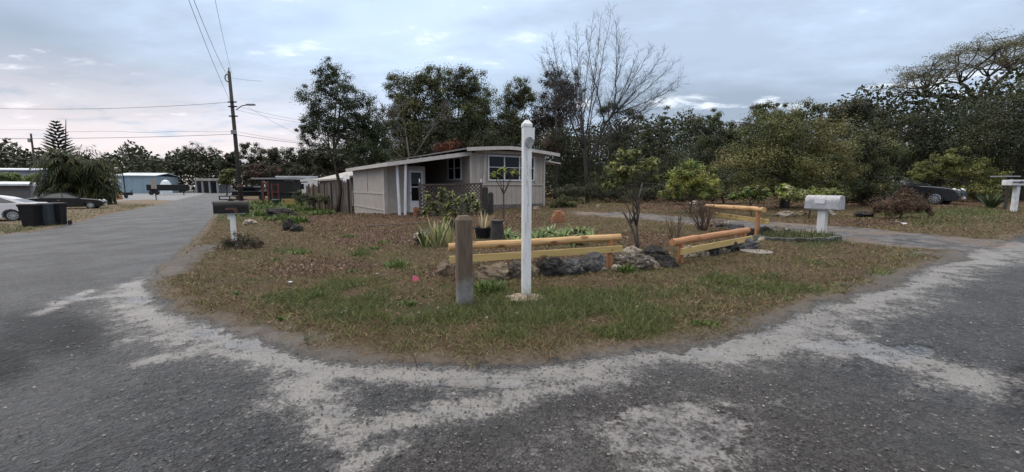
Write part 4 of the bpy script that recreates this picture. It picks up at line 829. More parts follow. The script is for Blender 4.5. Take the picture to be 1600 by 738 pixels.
# ------------------------------------------------------------------ cars
def car(label, origin, heading, paint, roofh=1.43, length=4.75, white_head=True):
    """origin: ground point under the middle of the front axle"""
    hx = Vector(heading).normalized(); sy = Vector((-hx.y, hx.x, 0)); r = thing('sedan', label, 'car', origin, 'parked cars')
    wb = length * .58; fo = length * .175; ro = length - wb - fo; wr = .325; hw = .89
    P3 = lambda x, y, z: origin + hx * x + sy * y + Vector((0, 0, z))
    def arch(xc): return [(xc + .40 * math.cos(t), .31 + .40 * math.sin(t)) for t in [R(a) for a in range(200, -21, -20)]]
    def arc(xc): # walk front-to-back along underside
        return [(xc + .40 * math.cos(R(a)), .32 + .38 * math.sin(R(a))) for a in (-15, 10, 35, 60, 90, 120, 145, 170, 195)]
    top = [(-wb - ro + .02, .50), (-wb - ro, .72), (-wb - ro + .05, .92), (-wb - ro + .25, 1.0), (-wb - ro + .75, 1.02), (-wb + .35, .98), (-.95, .95), (-.55, .93), (0, .885), (fo * .6, .82), (fo - .1, .73), (fo - .01, .60), (fo, .46), (fo - .03, .30), (fo - .15, .22)]
    bot = arc(0) + [(-.5, .2), (-wb + .5, .2)] + arc(-wb) + [(-wb - ro + .12, .27)]
    prof = top + bot; n = len(prof); cx = -wb / 2; lay = [(-hw, .955), (-hw + .05, .985), (-hw + .16, 1.0), (hw - .16, 1.0), (hw - .05, .985), (hw, .955)]
    mb = MB(); vs = []
    for y, k in lay: vs += [P3(cx + (x - cx) * (k if z > .3 else .99), y, .5 + (z - .5) * (k if z > .55 else 1)) for x, z in prof]
    fs = [(a * n + i, a * n + (i + 1) % n, (a + 1) * n + (i + 1) % n, (a + 1) * n + i) for a in range(len(lay) - 1) for i in range(n)] + [tuple(reversed(range(n))), tuple(range((len(lay) - 1) * n, len(lay) * n))]
    body = mb.add(vs, fs).build('body', paint, r)
    # cabin: lower outline to roof, tapered
    lo = [(-wb - ro + .62, 1.0), (-wb + .25, .99), (-.62, .925)]; cab = [(-wb - ro + .55, .985), (-wb + .28, roofh - .09), (-wb + .75, roofh), (-1.75, roofh + .005), (-1.45, roofh - .06), (-.52, .915)]
    def layer(y0, y1): return [P3(x, y0 + (y1 - y0) * max(0, (z - .95)) / (roofh - .95), z) for x, z in cab]
    vs = layer(-hw + .06, -hw + .26) + layer(hw - .06, hw - .26); m_ = len(cab)
    MB().add(vs, [tuple(reversed(range(m_))), tuple(range(m_, 2 * m_))] + [(i, (i + 1) % m_, (i + 1) % m_ + m_, i + m_) for i in range(m_)]).build('cabin', paint, r)
    # windows
    yy = lambda z, o: hw - .06 - .20 * max(0, z - .95) / (roofh - .95) + o
    for s in (-1, 1):
        for q in ([(-wb - ro + .98, 1.02), (-wb + .42, roofh - .12), (-wb + .95, roofh - .055), (-wb + 1.02, .99)], [(-wb + 1.1, .99), (-wb + 1.03, roofh - .055), (-1.78, roofh - .05), (-1.48, roofh - .11), (-.78, .955)]):
            MB().prism([P3(x, s * yy(z, .004), z) for x, z in q], sy * s * .008).build('side_window', CARGLASS, r)
    ws = [(-1.47, roofh - .07), (-.58, .945)]; rw = [(-wb + .30, roofh - .11), (-wb - ro + .62, 1.01)]
    for nm, w_, sg in (('windscreen', ws, 1), ('rear_window', rw, -1)):
        (x0, z0), (x1, z1) = w_; MB().prism([P3(x0, yy(z0, -.06), z0), P3(x0, -yy(z0, -.06), z0), P3(x1, -yy(z1, -.06), z1), P3(x1, yy(z1, -.06), z1)], (hx * sg * .012 + Vector((0, 0, .014)))).build(nm, CARGLASS, r)
    ty = surf('tyre_rubber', (.014, .014, .015), None, 20, .8, .2); al = surf('alloy', (.55, .56, .58), (.42, .43, .45), 9, .3, 0, metal=.85)
    for x in (0, -wb):
        for s in (-1, 1):
            c = P3(x, s * (hw - .2), wr); ax = sy * s; w = bpy.data.objects.new('wheel', None); COL.objects.link(w); w.parent = r; ORG[w.name] = ORG[r.name]
            MB().lathe(c, [(wr * .66, .19), (wr * .9, .205), (wr, .17), (wr, .02), (wr * .9, 0)], 24, ax).build('tyre', ty, w, smooth=False)
            rm = MB().lathe(c + ax * .165, [(wr * .67, .035), (wr * .62, .02), (wr * .60, .005)], 24, ax); rm = MB()
            for k in range(10):
                t = 2 * math.pi * k / 10; d = hx * math.cos(t) + Vector((0, 0, 1)) * math.sin(t); rm.box(c + ax * .195 + d * wr * .34, (wr * .6, .045, .02), rot=Matrix((d, ax.cross(d), ax)).transposed())
            rm.lathe(c + ax * .18, [(.06, .0), (.06, .03), (.03, .035)], 10, ax)
            o = wr * .62; rm.tube([c + ax * .192 + (hx * math.cos(2 * math.pi * k / 24) + Vector((0, 0, 1)) * math.sin(2 * math.pi * k / 24)) * o for k in range(25)], .018, 5); rm.build('rim', al, w)
    hl = surf('lamp_glass', (.75, .77, .8), None, 5, .12, 0); rl = surf('red_lamp', (.3, .02, .015), None, 5, .2, 0)
    for s in (-1, 1):
        MB().lathe(P3(fo - .235, s * (hw - .15), .70), [(.12, -.05), (.12, .03), (.095, .06), (.03, .075)], 14, hx * .75 + sy * s * .55 + Vector((0, 0, .35))).build('headlight', hl, r)
        MB().lathe(P3(fo - .13, s * (hw - .38), .68), [(.085, -.05), (.085, .03), (.05, .055)], 12, hx * .85 + sy * s * .25 + Vector((0, 0, .35))).build('headlight', hl, r)
        MB().box(P3(-wb - ro + .03, s * (hw - .2), .80), (.09, .3, .14), hx, bev=.02).build('tail_light', rl, r)
        MB().box(P3(-.72, s * (hw + .07), 1.0), (.1, .16, .11), hx, bev=.03).build('wing_mirror', paint, r)
        MB().box(P3(-1.95, s * (hw - .012), .80), (.16, .03, .025), hx).build('door_handle', al, r)
    MB().box(P3(fo - .03, 0, .56), (.09, .62, .2), hx, bev=.02).build('grille', surf('chrome_grille', (.25, .26, .28), (.05, .05, .055), 30, .3, 0, metal=.7), r)
    MB().box(P3(fo - .015, 0, .36), (.05, .46, .11), hx).build('number_plate', surf('pale_plate', (.62, .62, .66)), r)
    mb = MB()
    for s in (-1, 1): mb.box(P3(-wb / 2 + .1, s * (hw - .004), .50), (wb - 1.0, .02, .025), hx)
    mb.build('side_moulding', al if not white_head else surf('dark_trim', (.02, .02, .021), None, 9, .7, 0, spec=.2), r)
    return r
def carpaint(name, c, rough=.2):
    m, nt, b = mat(name); b.inputs['Base Color'].default_value = (*c, 1); b.inputs['Roughness'].default_value = rough; b.inputs['Specular IOR Level'].default_value = .25; b.inputs['Coat Weight'].default_value = .35; b.inputs['Coat Roughness'].default_value = .08; return m
BLACKP, NAVYP, WHITEP = carpaint('black_car_paint', (.012, .012, .014)), carpaint('dark_car_paint', (.022, .024, .03)), carpaint('white_car_paint', (.62, .60, .62), .3)
def wheelat(px, Y): p = gp(px, Y); return p
p = gp(1458, 20.6); car('dark sedan with twin round headlights parked by the dry shrub', p + V * .9 - U * 0, -U, NAVYP, 1.45, 4.8)
p = gp(143, 37.3); car('black sedan parked behind the wheeled bins near the palm clump', p + U * .8, V, BLACKP, 1.42, 4.75)
p = gp(20, 23.2); car('white sedan cut off by the left edge with its boot toward the bins', p + U * .85 - V * 2.77, -V, WHITEP, 1.42, 4.75)

# ------------------------------------------------------------------ bins
def bin_(px, Y, label, m, h=1.06, w=.58):
    b = gp(px, Y); r = thing('wheeled_bin', label, 'bin', b, 'wheeled bins by the road'); ax = Vector((.9, .25, 0)).normalized(); y = Vector((-ax.y, ax.x, 0))
    ring = lambda z, k: [b + ax * (x * w * k / 2) + y * (q * w * 1.1 * k / 2) + Vector((0, 0, z)) for x, q in ((-1, -1), (1, -1), (1, 1), (-1, 1))]
    MB().add(ring(.03, .8) + ring(h - .1, 1.0) + ring(h - .1, 1.07) + ring(h - .05, 1.07), [(3, 2, 1, 0)] + [(4 * j + i, 4 * j + (i + 1) % 4, 4 * j + 4 + (i + 1) % 4, 4 * j + 4 + i) for j in range(3) for i in range(4)] + [(12, 13, 14, 15)]).build('body', m, r)
    MB().add(ring(h - .045, 1.1) + ring(h, 1.06) + ring(h + .03, .7), [(3, 2, 1, 0)] + [(4 * j + i, 4 * j + (i + 1) % 4, 4 * j + 4 + (i + 1) % 4, 4 * j + 4 + i) for j in range(2) for i in range(4)] + [(8, 9, 10, 11)]).build('lid', m, r)
    for s in (-1, 1): MB().lathe(b + ax * s * .25 + y * .25 + Vector((0, 0, .11)), [(.11, -.03), (.11, .03)], 14, ax).build('wheel', surf('tyre_rubber', (.014, .014, .015)), r)
    MB().tube([b + y * .36 + ax * s * .2 + Vector((0, 0, h - .1)) for s in (-1, 1)], .02, 6).build('handle', m, r)
pk = surf('black_plastic', (.010, .010, .011), (.015, .015, .016), 4, .6, .05, spec=.2); gk = surf('blue_grey_plastic', (.05, .063, .075), (.04, .05, .06), 4, .6, .05, spec=.2)
bin_(49, 19.4, 'black wheeled bin nearest the road, leftmost of the three', pk, 1.05, .56); bin_(72, 19.9, 'blue grey wheeled bin between the two black ones', gk, 1.06, .48); bin_(91, 20.3, 'black wheeled bin standing right of the blue grey one', pk, 1.06, .42)

# ------------------------------------------------------------------ far left buildings and yard things
def metal_shed(name, label, px0, px1, py_top, py_bot, Y, m, roofm, slope=.5, depth=14, door=True):
    a, b = PY(px0, py_bot, Y), PY(px1, py_bot, Y + 3); a.z = tz(a.x, a.y) - .2; b.z = tz(b.x, b.y) - .2; h = PY(px0, py_top, Y).z; r = thing(name, label, 'building', a); x = (b - a).normalized(); x.z = 0; y = Vector((-x.y, x.x, 0)); w = (b - a).length
    MB().prism([a, b, b + y * depth, a + y * depth], (0, 0, h - a.z)).build('wall', m, r)
    rf = [a - y * .4 - x * .4, b - y * .4 + x * .4]; q = lambda p, z: Vector((p.x, p.y, z))
    MB().prism([q(a - x * .4 - y * .5, h), q(a - x * .4 + y * depth / 2, h + slope), q(a - x * .4 + y * (depth + .5), h), q(a - x * .4 + y * (depth + .5), h + .15), q(a - x * .4 + y * depth / 2, h + slope + .2), q(a - x * .4 - y * .5, h + .2)], x * (w + .8)).build('roof', roofm, r)
    g = MB()
    for i in range(1, int(w / 1.2)): c = a + x * i * 1.2 - y * .02; g.box((c.x, c.y, (h + a.z) / 2), (.08, .03, h - a.z - .1), x)
    g.build('seam', m, r)
    if door:
        c = a + x * w * .93 - y * .03; MB().box((c.x, c.y, a.z + 1.5), (w * .1, .06, 3), x).build('door', surf('dark_trim', (.02, .02, .021), None, 9, .7, 0, spec=.2), r)
        c = a + x * w * .2 - y * .03; MB().box((c.x, c.y, (h + a.z) / 2), (.2, .1, h - a.z), x).build('downpipe', surf('dark_trim', (.02, .02, .021), None, 9, .7, 0, spec=.2), r)
        c = a + x * w * .08 - y * .03; MB().box((c.x, c.y, h - 1.4), (1.0, .05, 1.1), x).build('window', surf('pale_plate', (.62, .62, .66)), r)
    return r
blue = surf('pale_blue_steel', (.25, .33, .40), (.22, .29, .35), 1, .5, .03); wr_ = surf('white_roof', (.62, .66, .70), (.52, .55, .6), 1, .4, .03); gs = surf('grey_steel', (.26, .28, .31), (.2, .22, .25), 1, .6, .05)
metal_shed('warehouse', 'pale blue metal warehouse with a white roof beyond the palm clump', 183, 245, 275, 302, 118, blue, wr_, .9, 16)
metal_shed('warehouse', 'long grey metal warehouse at the far left edge', -60, 54, 266, 290, 85, gs, wr_, .5, 14, False)
metal_shed('shed', 'low grey shed with a white roof behind the white sedan', -40, 50, 290, 313, 46, surf('dark_grey_block', (.13, .13, .14), None, 3, .8, .2), wr_, .25, 6, False)
def carport():
    Y = 125; r = thing('carport', 'dark open carport with a pale flat roof at the road end', 'carport', gp(327, Y)); wm = surf('white_roof', (.62, .66, .7)); dkm = surf('dark_trim', (.02, .02, .021), None, 9, .7, 0, spec=.2)
    a, b = PY(308, 281, Y), PY(345, 281, Y); MB().box((a + b) / 2 + Vector((0, 3, 0)), ((b - a).length, 7, .7), bev=.05).build('roof', surf('tan_roof', (.36, .33, .3), (.28, .26, .24), 1, .8, 0), r)
    for px in (310, 320, 331, 343): q = gp(px, Y); MB().box((q.x, q.y, (q.z + a.z) / 2), (.4, .4, a.z - q.z)).build('post', surf('grey_board', (.3, .3, .32)), r)
    q = gp(326, Y + 6); MB().box((q.x, q.y, (q.z + a.z) / 2), (6.6, .3, a.z - q.z)).build('back_wall', dkm, r)
    q = gp(354, 130); o = MB().box((q.x, q.y, q.z + 1.2), (4, .3, 2.6), bev=.03).build('garden_wall', surf('grey_board', (.3, .3, .32)), org=q); tag(o, 'pale low wall right of the open carport', 'wall')
    # flatbed trailer
    Y = 100; q = gp(266, Y); r = thing('flatbed_trailer', 'long black trailer parked beside the blue warehouse', 'trailer', q); MB().box(q + Vector((0, 0, 1.7)), (8.2, 2.4, 1.4), bev=.1).build('body', dkm, r)
    for x in (-2.2, -.9): MB().lathe(q + Vector((x - 1, -1.0, .5)), [(.5, -.15), (.5, .15)], 16, (0, -1, 0)).build('wheel', surf('tyre_rubber', (.014, .014, .015)), r)
    MB().box(q + Vector((3.6, 0, .5)), (.15, .15, 1.1)).build('prop_leg', dkm, r)
    q = gp(263, 112); r = thing('tarp_mound', 'white tarpaulin mound behind the long black trailer', 'tarpaulin', q); MB().lathe(q, [(1.3, 0), (1.2, 2.4), (.8, 3.3), (.2, 3.7)], 10).build('cover', wm, r)
    # sign seen from behind
    Y = 62; q = gp(246, Y); t = PY(244, 279, Y); r = thing('road_sign', 'blank back of a grey rectangular sign on a thin post', 'sign', q); MB().tube([q, Vector((q.x, q.y, t.z))], .06, 6).build('post', surf('dark_trim', (.02, .02, .021), None, 9, .7, 0, spec=.2), r); MB().box((q.x - .1, q.y - .08, t.z - .75), (.8, .04, 1.5), bev=.01).build('panel', surf('sign_back', (.30, .27, .26), (.24, .22, .21), 2, .7, 0), r)
    # orange barrier
    Y = 66; q = gp(189, Y); r = thing('orange_barrel', 'orange traffic barrel by the warehouse apron', 'barrel', q); om = surf('orange_plastic', (.40, .17, .03), (.32, .13, .03), 3, .6, 0)
    MB().lathe(q, [(.42, 0), (.4, .3), (.36, .32), (.33, .95), (.2, 1.02)], 12).build('drum', om, r); MB().lathe(q + Vector((0, 0, .5)), [(.385, 0), (.38, .14)], 12).build('band', wm, r)
    q = gp(199, 72); r = thing('utility_cart', 'small dark cart beside the orange barrel', 'cart', q); MB().box(q + Vector((0, 0, .75)), (1.7, 1, .5), bev=.08).build('bed', dkm, r); MB().tube([q + Vector((.8, 0, .8)), q + Vector((1.2, 0, 1.4))], .05, 6).build('handle', dkm, r)
    for s in (-.5, .5): MB().lathe(q + Vector((s, -.5, .3)), [(.3, -.08), (.3, .08)], 12, (0, -1, 0)).build('wheel', surf('tyre_rubber', (.014, .014, .015)), r)
carport()
def yard_things():
    red = surf('rusty_red_paint', (.17, .028, .022), (.10, .025, .02), 6, .6, .1); dk = surf('dark_trim', (.02, .02, .021), None, 9, .7, 0, spec=.2); blkm = surf('black_paint_metal', (.025, .025, .027)); wh = surf('white_siding', (.62, .62, .62), (.54, .54, .55), 1, .6, .02)
    Y = 40
    def frame(px0, px1, py, label):
        a, b = gp(px0, Y), gp(px1, Y + .5); t = PY(px0, py, Y).z; r = thing('red_rack', label, 'rack', a, 'red steel racks'); 
        for p_ in (a, b): MB().box((p_.x, p_.y, (p_.z + t) / 2), (.09, .09, t - p_.z), bev=.01).build('upright', red, r)
        for k in (.3, .62, .95): c = a.lerp(b, .5); MB().box((c.x, c.y, a.z + (t - a.z) * k), ((b - a).length, .05, .05), b - a).build('rung', red, r)
    frame(413, 421, 283, 'tall rusty red ladder rack with close rungs'); frame(427, 437, 287, 'wider red rack beside the black canopy')
    q = gp(446, 50); r = thing('canopy_trailer', 'black canopy trailer behind the red racks', 'trailer', q); t = PY(446, 281, 50).z; MB().box((q.x, q.y, t - .8), (3.0, 2, 1.6), bev=.05).build('box', blkm, r); MB().box((q.x - .6, q.y, t + .12), (5, 2.4, .16)).build('roof', surf('grey_board', (.3, .3, .32)), r); MB().box((q.x, q.y, (q.z + t - 1.6) / 2), (2.6, 1.8, t - 1.6 - q.z)).build('chassis', dk, r)
    q = gp(456, 42); r = thing('hand_cart', 'black tubular hand cart left of the white trailer', 'cart', q); t = PY(450, 282, 42).z; h = t - q.z
    MB().tube([q + Vector((-.5, 0, 0)), q + Vector((-.45, 0, h)), q + Vector((.3, 0, h * .97)), q + Vector((.55, 0, h * .55)), q + Vector((.9, 0, h * .5)), q + Vector((1, 0, 0))], .09, 6).build('frame', blkm, r); MB().tube([q + Vector((-.45, 0, h * .5)), q + Vector((.55, 0, h * .5))], .08, 6).build('crossbar', blkm, r)
    q = gp(451, 36); r = thing('yellow_crate', 'open yellow wooden crate frame in the weedy yard', 'crate', q); ym = surf('yellow_wood', (.33, .26, .085), (.26, .2, .07), 5, .7, .1); h = .75; w = .95
    for x in (-w / 2, w / 2): MB().box(q + Vector((x, 0, h / 2)), (.08, .08, h)).build('upright', ym, r)
    for z in (.1, h * .5, h - .06): MB().box(q + Vector((0, 0, z)), (w - .08, .05, .1)).build('slat', ym, r)
    MB().box(q + Vector((0, .3, h / 2)), (w, .04, h)).build('back_panel', ym, r)
    q = gp(432, 36); r = thing('plastic_tub', 'dark green plastic tub between the red rack and yellow crate', 'tub', q); gm = surf('green_plastic', (.02, .045, .025), None, 4, .5, 0); MB().lathe(q, [(.22, 0), (.27, .62), (.31, .62), (.31, .68), (.26, .68)], 14).build('body', gm, r); MB().lathe(q + Vector((0, 0, .685)), [(.31, 0), (.28, .05)], 14).build('lid', gm, r)
    q = gp(472, 38); r = thing('iron_post', 'thin dark iron gate post at the end of the board fence', 'post', q); t = PY(471, 285, 38).z; MB().tube([q, (q.x, q.y, t)], .06, 6).build('shaft', blkm, r); MB().tube([(q.x - .15, q.y, t), (q.x + .6, q.y, t + .02)], .05, 6).build('arm', blkm, r)
    # white camper
    q = gp(464, 58); r = thing('camper_trailer', 'white box camper trailer with a rounded roof', 'trailer', q); t = PY(464, 277, 58).z; h = t - q.z - .5; MB().box((q.x + .3, q.y, q.z + .5 + h / 2), (4.6, 2.3, h), (1, .1, 0), bev=.12).build('body', wh, r)
    MB().box((q.x + .3, q.y, t + .05), (4.7, 2.4, .12), (1, .1, 0), bev=.04).build('roof', surf('white_roof', (.62, .66, .7)), r); MB().box((q.x - .6, q.y - 1.24, q.z + 1.3), (.05, .05, 1.6)).build('door_seam', dk, r); MB().box((q.x + 1.3, q.y - 1.0, q.z + 1.9), (.7, .12, .7)).build('window', GLASS, r)
    for x in (-.6, .9): MB().lathe((q.x + x, q.y - 1.05, q.z + .35), [(.36, -.1), (.36, .1)], 14, (0, -1, 0)).build('wheel', surf('tyre_rubber', (.014, .014, .015)), r)
    # neighbour roof
    a, b = H(21, 3.5, 0), H(36, 3.5, 0); r = thing('neighbour_house', 'long low neighbouring house with a tan shed roof behind the board fence', 'house', a); z0 = tz(a.x, a.y); 
    MB().prism([H(17, 2.4, z0 - .3), H(33, 2.4, z0 - .3), H(33, 9, z0 - .3), H(17, 9, z0 - .3)], (0, 0, 2.6)).build('wall', surf('tan_siding', (.27, .25, .23)), r)
    MB().prism([H(16.4, 1.6, z0 + 2.25), H(16.4, 5.7, z0 + 3.3), H(16.4, 9.4, z0 + 2.3), H(16.4, 9.4, z0 + 2.45), H(16.4, 5.7, z0 + 3.45), H(16.4, 1.6, z0 + 2.4)], U * 17.2).build('roof', surf('tan_roof', (.36, .33, .3)), r)
    c = H(15.0, 1.5, z0 + 2.3); MB().lathe(c, [(.02, -.05), (.35, .02), (.36, .04)], 14, (-.3, -.9, .4)).build('satellite_dish', wh, r); MB().tube([c, c - Vector((0, -.1, 2))], .03, 5).build('dish_mast', dk, r)
    # dark pickup and low trailer near the pole
    q = gp(398, 62); r = thing('pickup_truck', 'dark pickup truck parked beyond the utility pole', 'truck', q, 'parked cars'); MB().box(q + Vector((0, 0, .95)), (5.3, 1.9, .75), bev=.12).build('body', BLACKP, r); MB().box(q + Vector((-.3, 0, 1.62)), (2.2, 1.7, .65), bev=.2).build('cabin', GLASS, r); MB().box(q + Vector((-.3, 0, 1.97)), (1.7, 1.5, .08), bev=.03).build('roof', BLACKP, r)
    for x in (-1.6, 1.7): MB().lathe(q + Vector((x, -.85, .4)), [(.4, -.12), (.4, .12)], 16, (0, -1, 0)).build('wheel', surf('tyre_rubber', (.014, .014, .015)), r)
    for x in (-2.6, 2.6): MB().box(q + Vector((x, -.8, .95)), (.12, .3, .2)).build('lamp', surf('lamp_glass', (.75, .77, .8)), r)
    q = gp(366, 48); r = thing('utility_trailer', 'small dark open trailer at the foot of the utility pole', 'trailer', q); 
    for z in (.45, .85): MB().box(q + Vector((0, 0, z)), (2.4, 1.2, .1)).build('rail', dk, r)
    for x in (-1.15, 0, 1.15): MB().box(q + Vector((x, -.6, .65)), (.08, .08, .5)).build('upright', dk, r)
    MB().lathe(q + Vector((.2, -.7, .3)), [(.3, -.1), (.3, .1)], 14, (0, -1, 0)).build('wheel', surf('tyre_rubber', (.014, .014, .015)), r)
yard_things()

# ------------------------------------------------------------------ utility pole and wires
def pole():
    Y = 39; b = gp(378.5, Y); t = PY(363, 112, Y); r = thing('utility_pole', 'tall dark wooden utility pole with a street lamp beside the left road', 'pole', b, 'utility poles')
    m = surf('pole_wood', (.055, .045, .04), (.035, .03, .027), 7, .9, .4, stretch=(1, 1, .15)); top = Vector((b.x - .25, b.y, t.z))
    MB().tube([b - Vector((0, 0, .2)), b.lerp(top, .5), top], [.20, .165, .13], 12).build('shaft', m, r, smooth=True); dk = surf('dark_trim', (.02, .02, .021), None, 9, .7, 0, spec=.2); gi = surf('porcelain', (.25, .24, .24), None, 4, .3, 0)
    MB().lathe(top + Vector((0, 0, 0)), [(.06, 0), (.08, .1), (.05, .2), (.07, .3), (.02, .38)], 10).build('top_insulator', gi, r)
    q = PY(355.5, 122, Y); MB().tube([q + Vector((.22 * math.cos(a), 0, .32 * math.sin(a))) for a in [2 * math.pi * i / 14 for i in range(15)]], .06, 6).build('arrester', gi, r); MB().tube([q, Vector((b.x - .2, b.y, q.z + .1))], .03, 5).build('bracket', dk, r)
    for py in (160, 167, 182): z = PY(365, py, Y).z; MB().box((b.x - .1, b.y - .1, z), (.75, .12, .1)).build('cross_bracket', dk, r)
    for py in (207,): z = PY(372, py, Y).z; MB().box((b.x - .1, b.y - .2, z), (.4, .25, .35), bev=.03).build('junction_box', gi, r)
    a = PY(369, 172, Y); c = PY(386, 164, Y - .6); MB().tube([a, a.lerp(c, .5) + Vector((0, 0, .12)), c], .04, 6).build('lamp_arm', dk, r); MB().box(c + Vector((.35, -.05, 0)), (.75, .28, .14), bev=.05).build('lamp_head', surf('lamp_housing', (.22, .22, .23)), r)
    z = PY(377, 290, Y).z; MB().tube([(b.x - .02, b.y, z - .15), (b.x - .02, b.y, z + .15)], .215, 12).build('warning_band', surf('rusty_plate', (.11, .05, .03)), r)
    wm = surf('wire_rubber', (.045, .045, .05), None, 5, .6, 0)
    def wire(a, c, sag, label, rad=.016, waves=0):
        rad = rad * .78
        pts = [a.lerp(c, i / 24) - Vector((0, 0, sag * 4 * (i / 24) * (1 - i / 24) + waves * math.sin(i * 1.3))) for i in range(25)]
        o = MB().tube(pts, rad, 5).build('power_line', wm, org=a); tag(o, label, 'cable', 'overhead cables')
    for p0, p1, sg, lab, rd in (((358, 160), (-200, 160), .6, 'topmost cable running left from the utility pole across the sky', .02), ((370, 205), (-200, 192), .35, 'middle cable running left from the utility pole', .014), ((371, 209.5), (-200, 213), .3, 'lowest thick cable running left from the utility pole', .024)):
        wire(PY(*p0, Y), PY(*p1, Y), sg, lab, rd, .05 if rd < .015 else 0)
    for p0, p1, sg, lab, rd, y2 in (((371, 206), (640, 228), .5, 'upper looping cable from the pole toward the leafy tree', .014, 42), ((371, 211), (640, 232), .35, 'thick lower cable from the pole toward the leafy tree', .022, 42), ((369, 166), (640, 200), .6, 'high thin cable sloping right from the pole bracket', .012, 42),
                                   ((370, 172), (620, 202), .5, 'second thin cable sloping right below the pole bracket', .012, 42), ((388, 168), (575, 262), .2, 'service drop cable falling from the lamp arm toward the house', .013, 28), ((362, 122), (410, 127), .05, 'short thin stub cable at the pole top', .012, 38)):
        wire(PY(*p0, Y), PY(*p1, y2), sg, lab, rd)
    tp = PY(363, 116, Y)
    for (px, py, yy, lab, p0, rd) in ((308, 0, 22, 'left of the twin cables rising steeply over the road', PY(361, 160, Y), .014), (317, 0, 22, 'right of the twin cables rising steeply over the road', PY(358, 122, Y), .014), (342, 0, 22, 'lone thin cable rising from the pole top toward the viewer', tp, .010)):
        q = PY(px, py, yy); d = q - p0; wire(p0, p0 + d * 2.6, 1.4, lab, rd)
    # two distant poles
    for px, py, Yd, lab in ((64, 209, 95, 'distant utility pole with a cross arm behind the palm clump'), (44, 240, 140, 'farthest short utility pole on the left skyline')):
        q = gp(px, Yd); t = PY(px, py, Yd); rr = thing('utility_pole', lab, 'pole', q, 'utility poles'); MB().tube([q, (q.x, q.y, t.z)], [.22, .16], 8).build('shaft', m, rr); MB().box((q.x - .6, q.y, t.z - 4 if Yd < 100 else t.z - .5), (2.2, .2, .2)).build('cross_arm', m, rr); MB().lathe((q.x - .25, q.y - .3, t.z - 1.5), [(.25, -.4), (.25, .4)], 8).build('transformer', gi, rr)
pole()

# ------------------------------------------------------------------ vegetation
DK = [(.036, .046, .019), (.026, .035, .015), (.049, .058, .023), (.041, .042, .019)]
MID = [(.078, .096, .032), (.10, .112, .04), (.06, .078, .028), (.125, .124, .046)]
WARM = [(.165, .155, .055), (.125, .13, .044), (.20, .178, .07), (.10, .108, .037)]
YEL = [(.27, .28, .065), (.22, .25, .055), (.15, .18, .045), (.33, .31, .10)]
GRN = [(.10, .14, .032), (.075, .115, .026), (.14, .165, .045)]
OLV = [(.065, .062, .028), (.048, .05, .022), (.08, .072, .035)]
BRN = [(.085, .05, .03), (.06, .036, .024), (.11, .07, .042)]
def front_oak():
    tree('oak_tree', 'slender leafy oak with a loose feathery top before the board fence', 'tree', 527, 26, [(512, 118, 28, 30), (495, 165, 34, 38), (545, 160, 36, 40), (525, 205, 54, 36), (572, 200, 32, 48), (478, 205, 20, 24), (585, 245, 26, 24), (560, 235, 44, 24), (585, 215, 26, 40)],
         [(.040, .055, .022), (.055, .068, .028), (.03, .044, .018)], 560, 36000, .125, 'trees around the yard', .13, .135, .55, twigs=70)
front_oak()
B = 'trees behind the house'
tree('oak_tree', 'tall dark oak with yellowish leaves rising behind the porch roof', 'tree', 650, 36, [(635, 150, 34, 40), (672, 128, 34, 26), (655, 190, 48, 34), (620, 195, 26, 40), (690, 165, 28, 34)], MID + OLV, 360, 26000, .19, B, .2, .165, .5, twigs=40)
tree('oak_tree', 'darker oak right of the yellowish oak with gaps of sky', 'tree', 725, 38, [(715, 135, 32, 32), (748, 150, 30, 34), (730, 190, 46, 40), (760, 200, 26, 36), (700, 215, 30, 28)], DK + MID, 360, 26000, .19, B, .2, .165, .5, twigs=40)
tree('oak_tree', 'small topped dark tree above the arched roof', 'tree', 800, 40, [(795, 165, 24, 34), (815, 150, 26, 26), (800, 205, 34, 34), (780, 225, 28, 24)], DK + MID, 240, 17000, .19, B, .17, .165, .5, twigs=35)
tree('oak_tree', 'purplish brown leaved tree left of the big bare tree', 'tree', 868, 38, [(860, 130, 26, 28), (880, 170, 36, 36), (850, 190, 30, 34), (895, 140, 18, 30)], [(.045, .035, .03), (.035, .032, .022), (.055, .045, .032)], 210, 12500, .18, B, .2, .16, .5, twigs=40)
tree('scrub_tree', 'low dark thicket tree behind the left end of the house', 'tree', 600, 34, [(600, 232, 30, 34), (640, 235, 40, 26), (570, 245, 30, 30), (610, 260, 50, 22)], DK + OLV, 90, 10000, .18, B, .14)
tree('scrub_tree', 'dark thicket tree filling behind the middle of the house roof', 'tree', 730, 35, [(700, 235, 40, 22), (760, 228, 40, 26), (800, 240, 36, 22), (680, 210, 40, 22), (740, 205, 44, 22), (640, 245, 40, 18)], DK, 120, 13000, .18, B, .14)
tree('scrub_tree', 'dark thicket tree right of the house beneath the bare tree', 'tree', 890, 33, [(880, 250, 34, 46), (860, 225, 30, 30), (915, 240, 32, 50), (895, 285, 30, 25)], DK + BRN[:1], 80, 9000, .17, B, .14)
tree('pine_tree', 'dark bushy pine just right of the bare tree trunk', 'tree', 965, 36, [(965, 205, 34, 46), (950, 165, 22, 20), (985, 185, 20, 26), (975, 250, 44, 40)], DK, 90, 9000, .17, B, .18, flat=.6)
tree('pine_tree', 'pointed slim pine standing between the bushy pine and broad oak', 'tree', 1030, 40, [(1035, 180, 9, 20), (1033, 205, 18, 22), (1030, 240, 32, 30), (1015, 215, 22, 22)], DK + MID[:1], 70, 7000, .17, B, .16, flat=.5)
tree('oak_tree', 'greenish oak with a bare twig top above the yellow green bush', 'tree', 1100, 34, [(1095, 200, 26, 26), (1118, 185, 16, 18), (1085, 225, 34, 30), (1120, 225, 28, 34), (1100, 250, 50, 30)], MID + DK, 100, 9500, .17, B, .16, twigs=40)
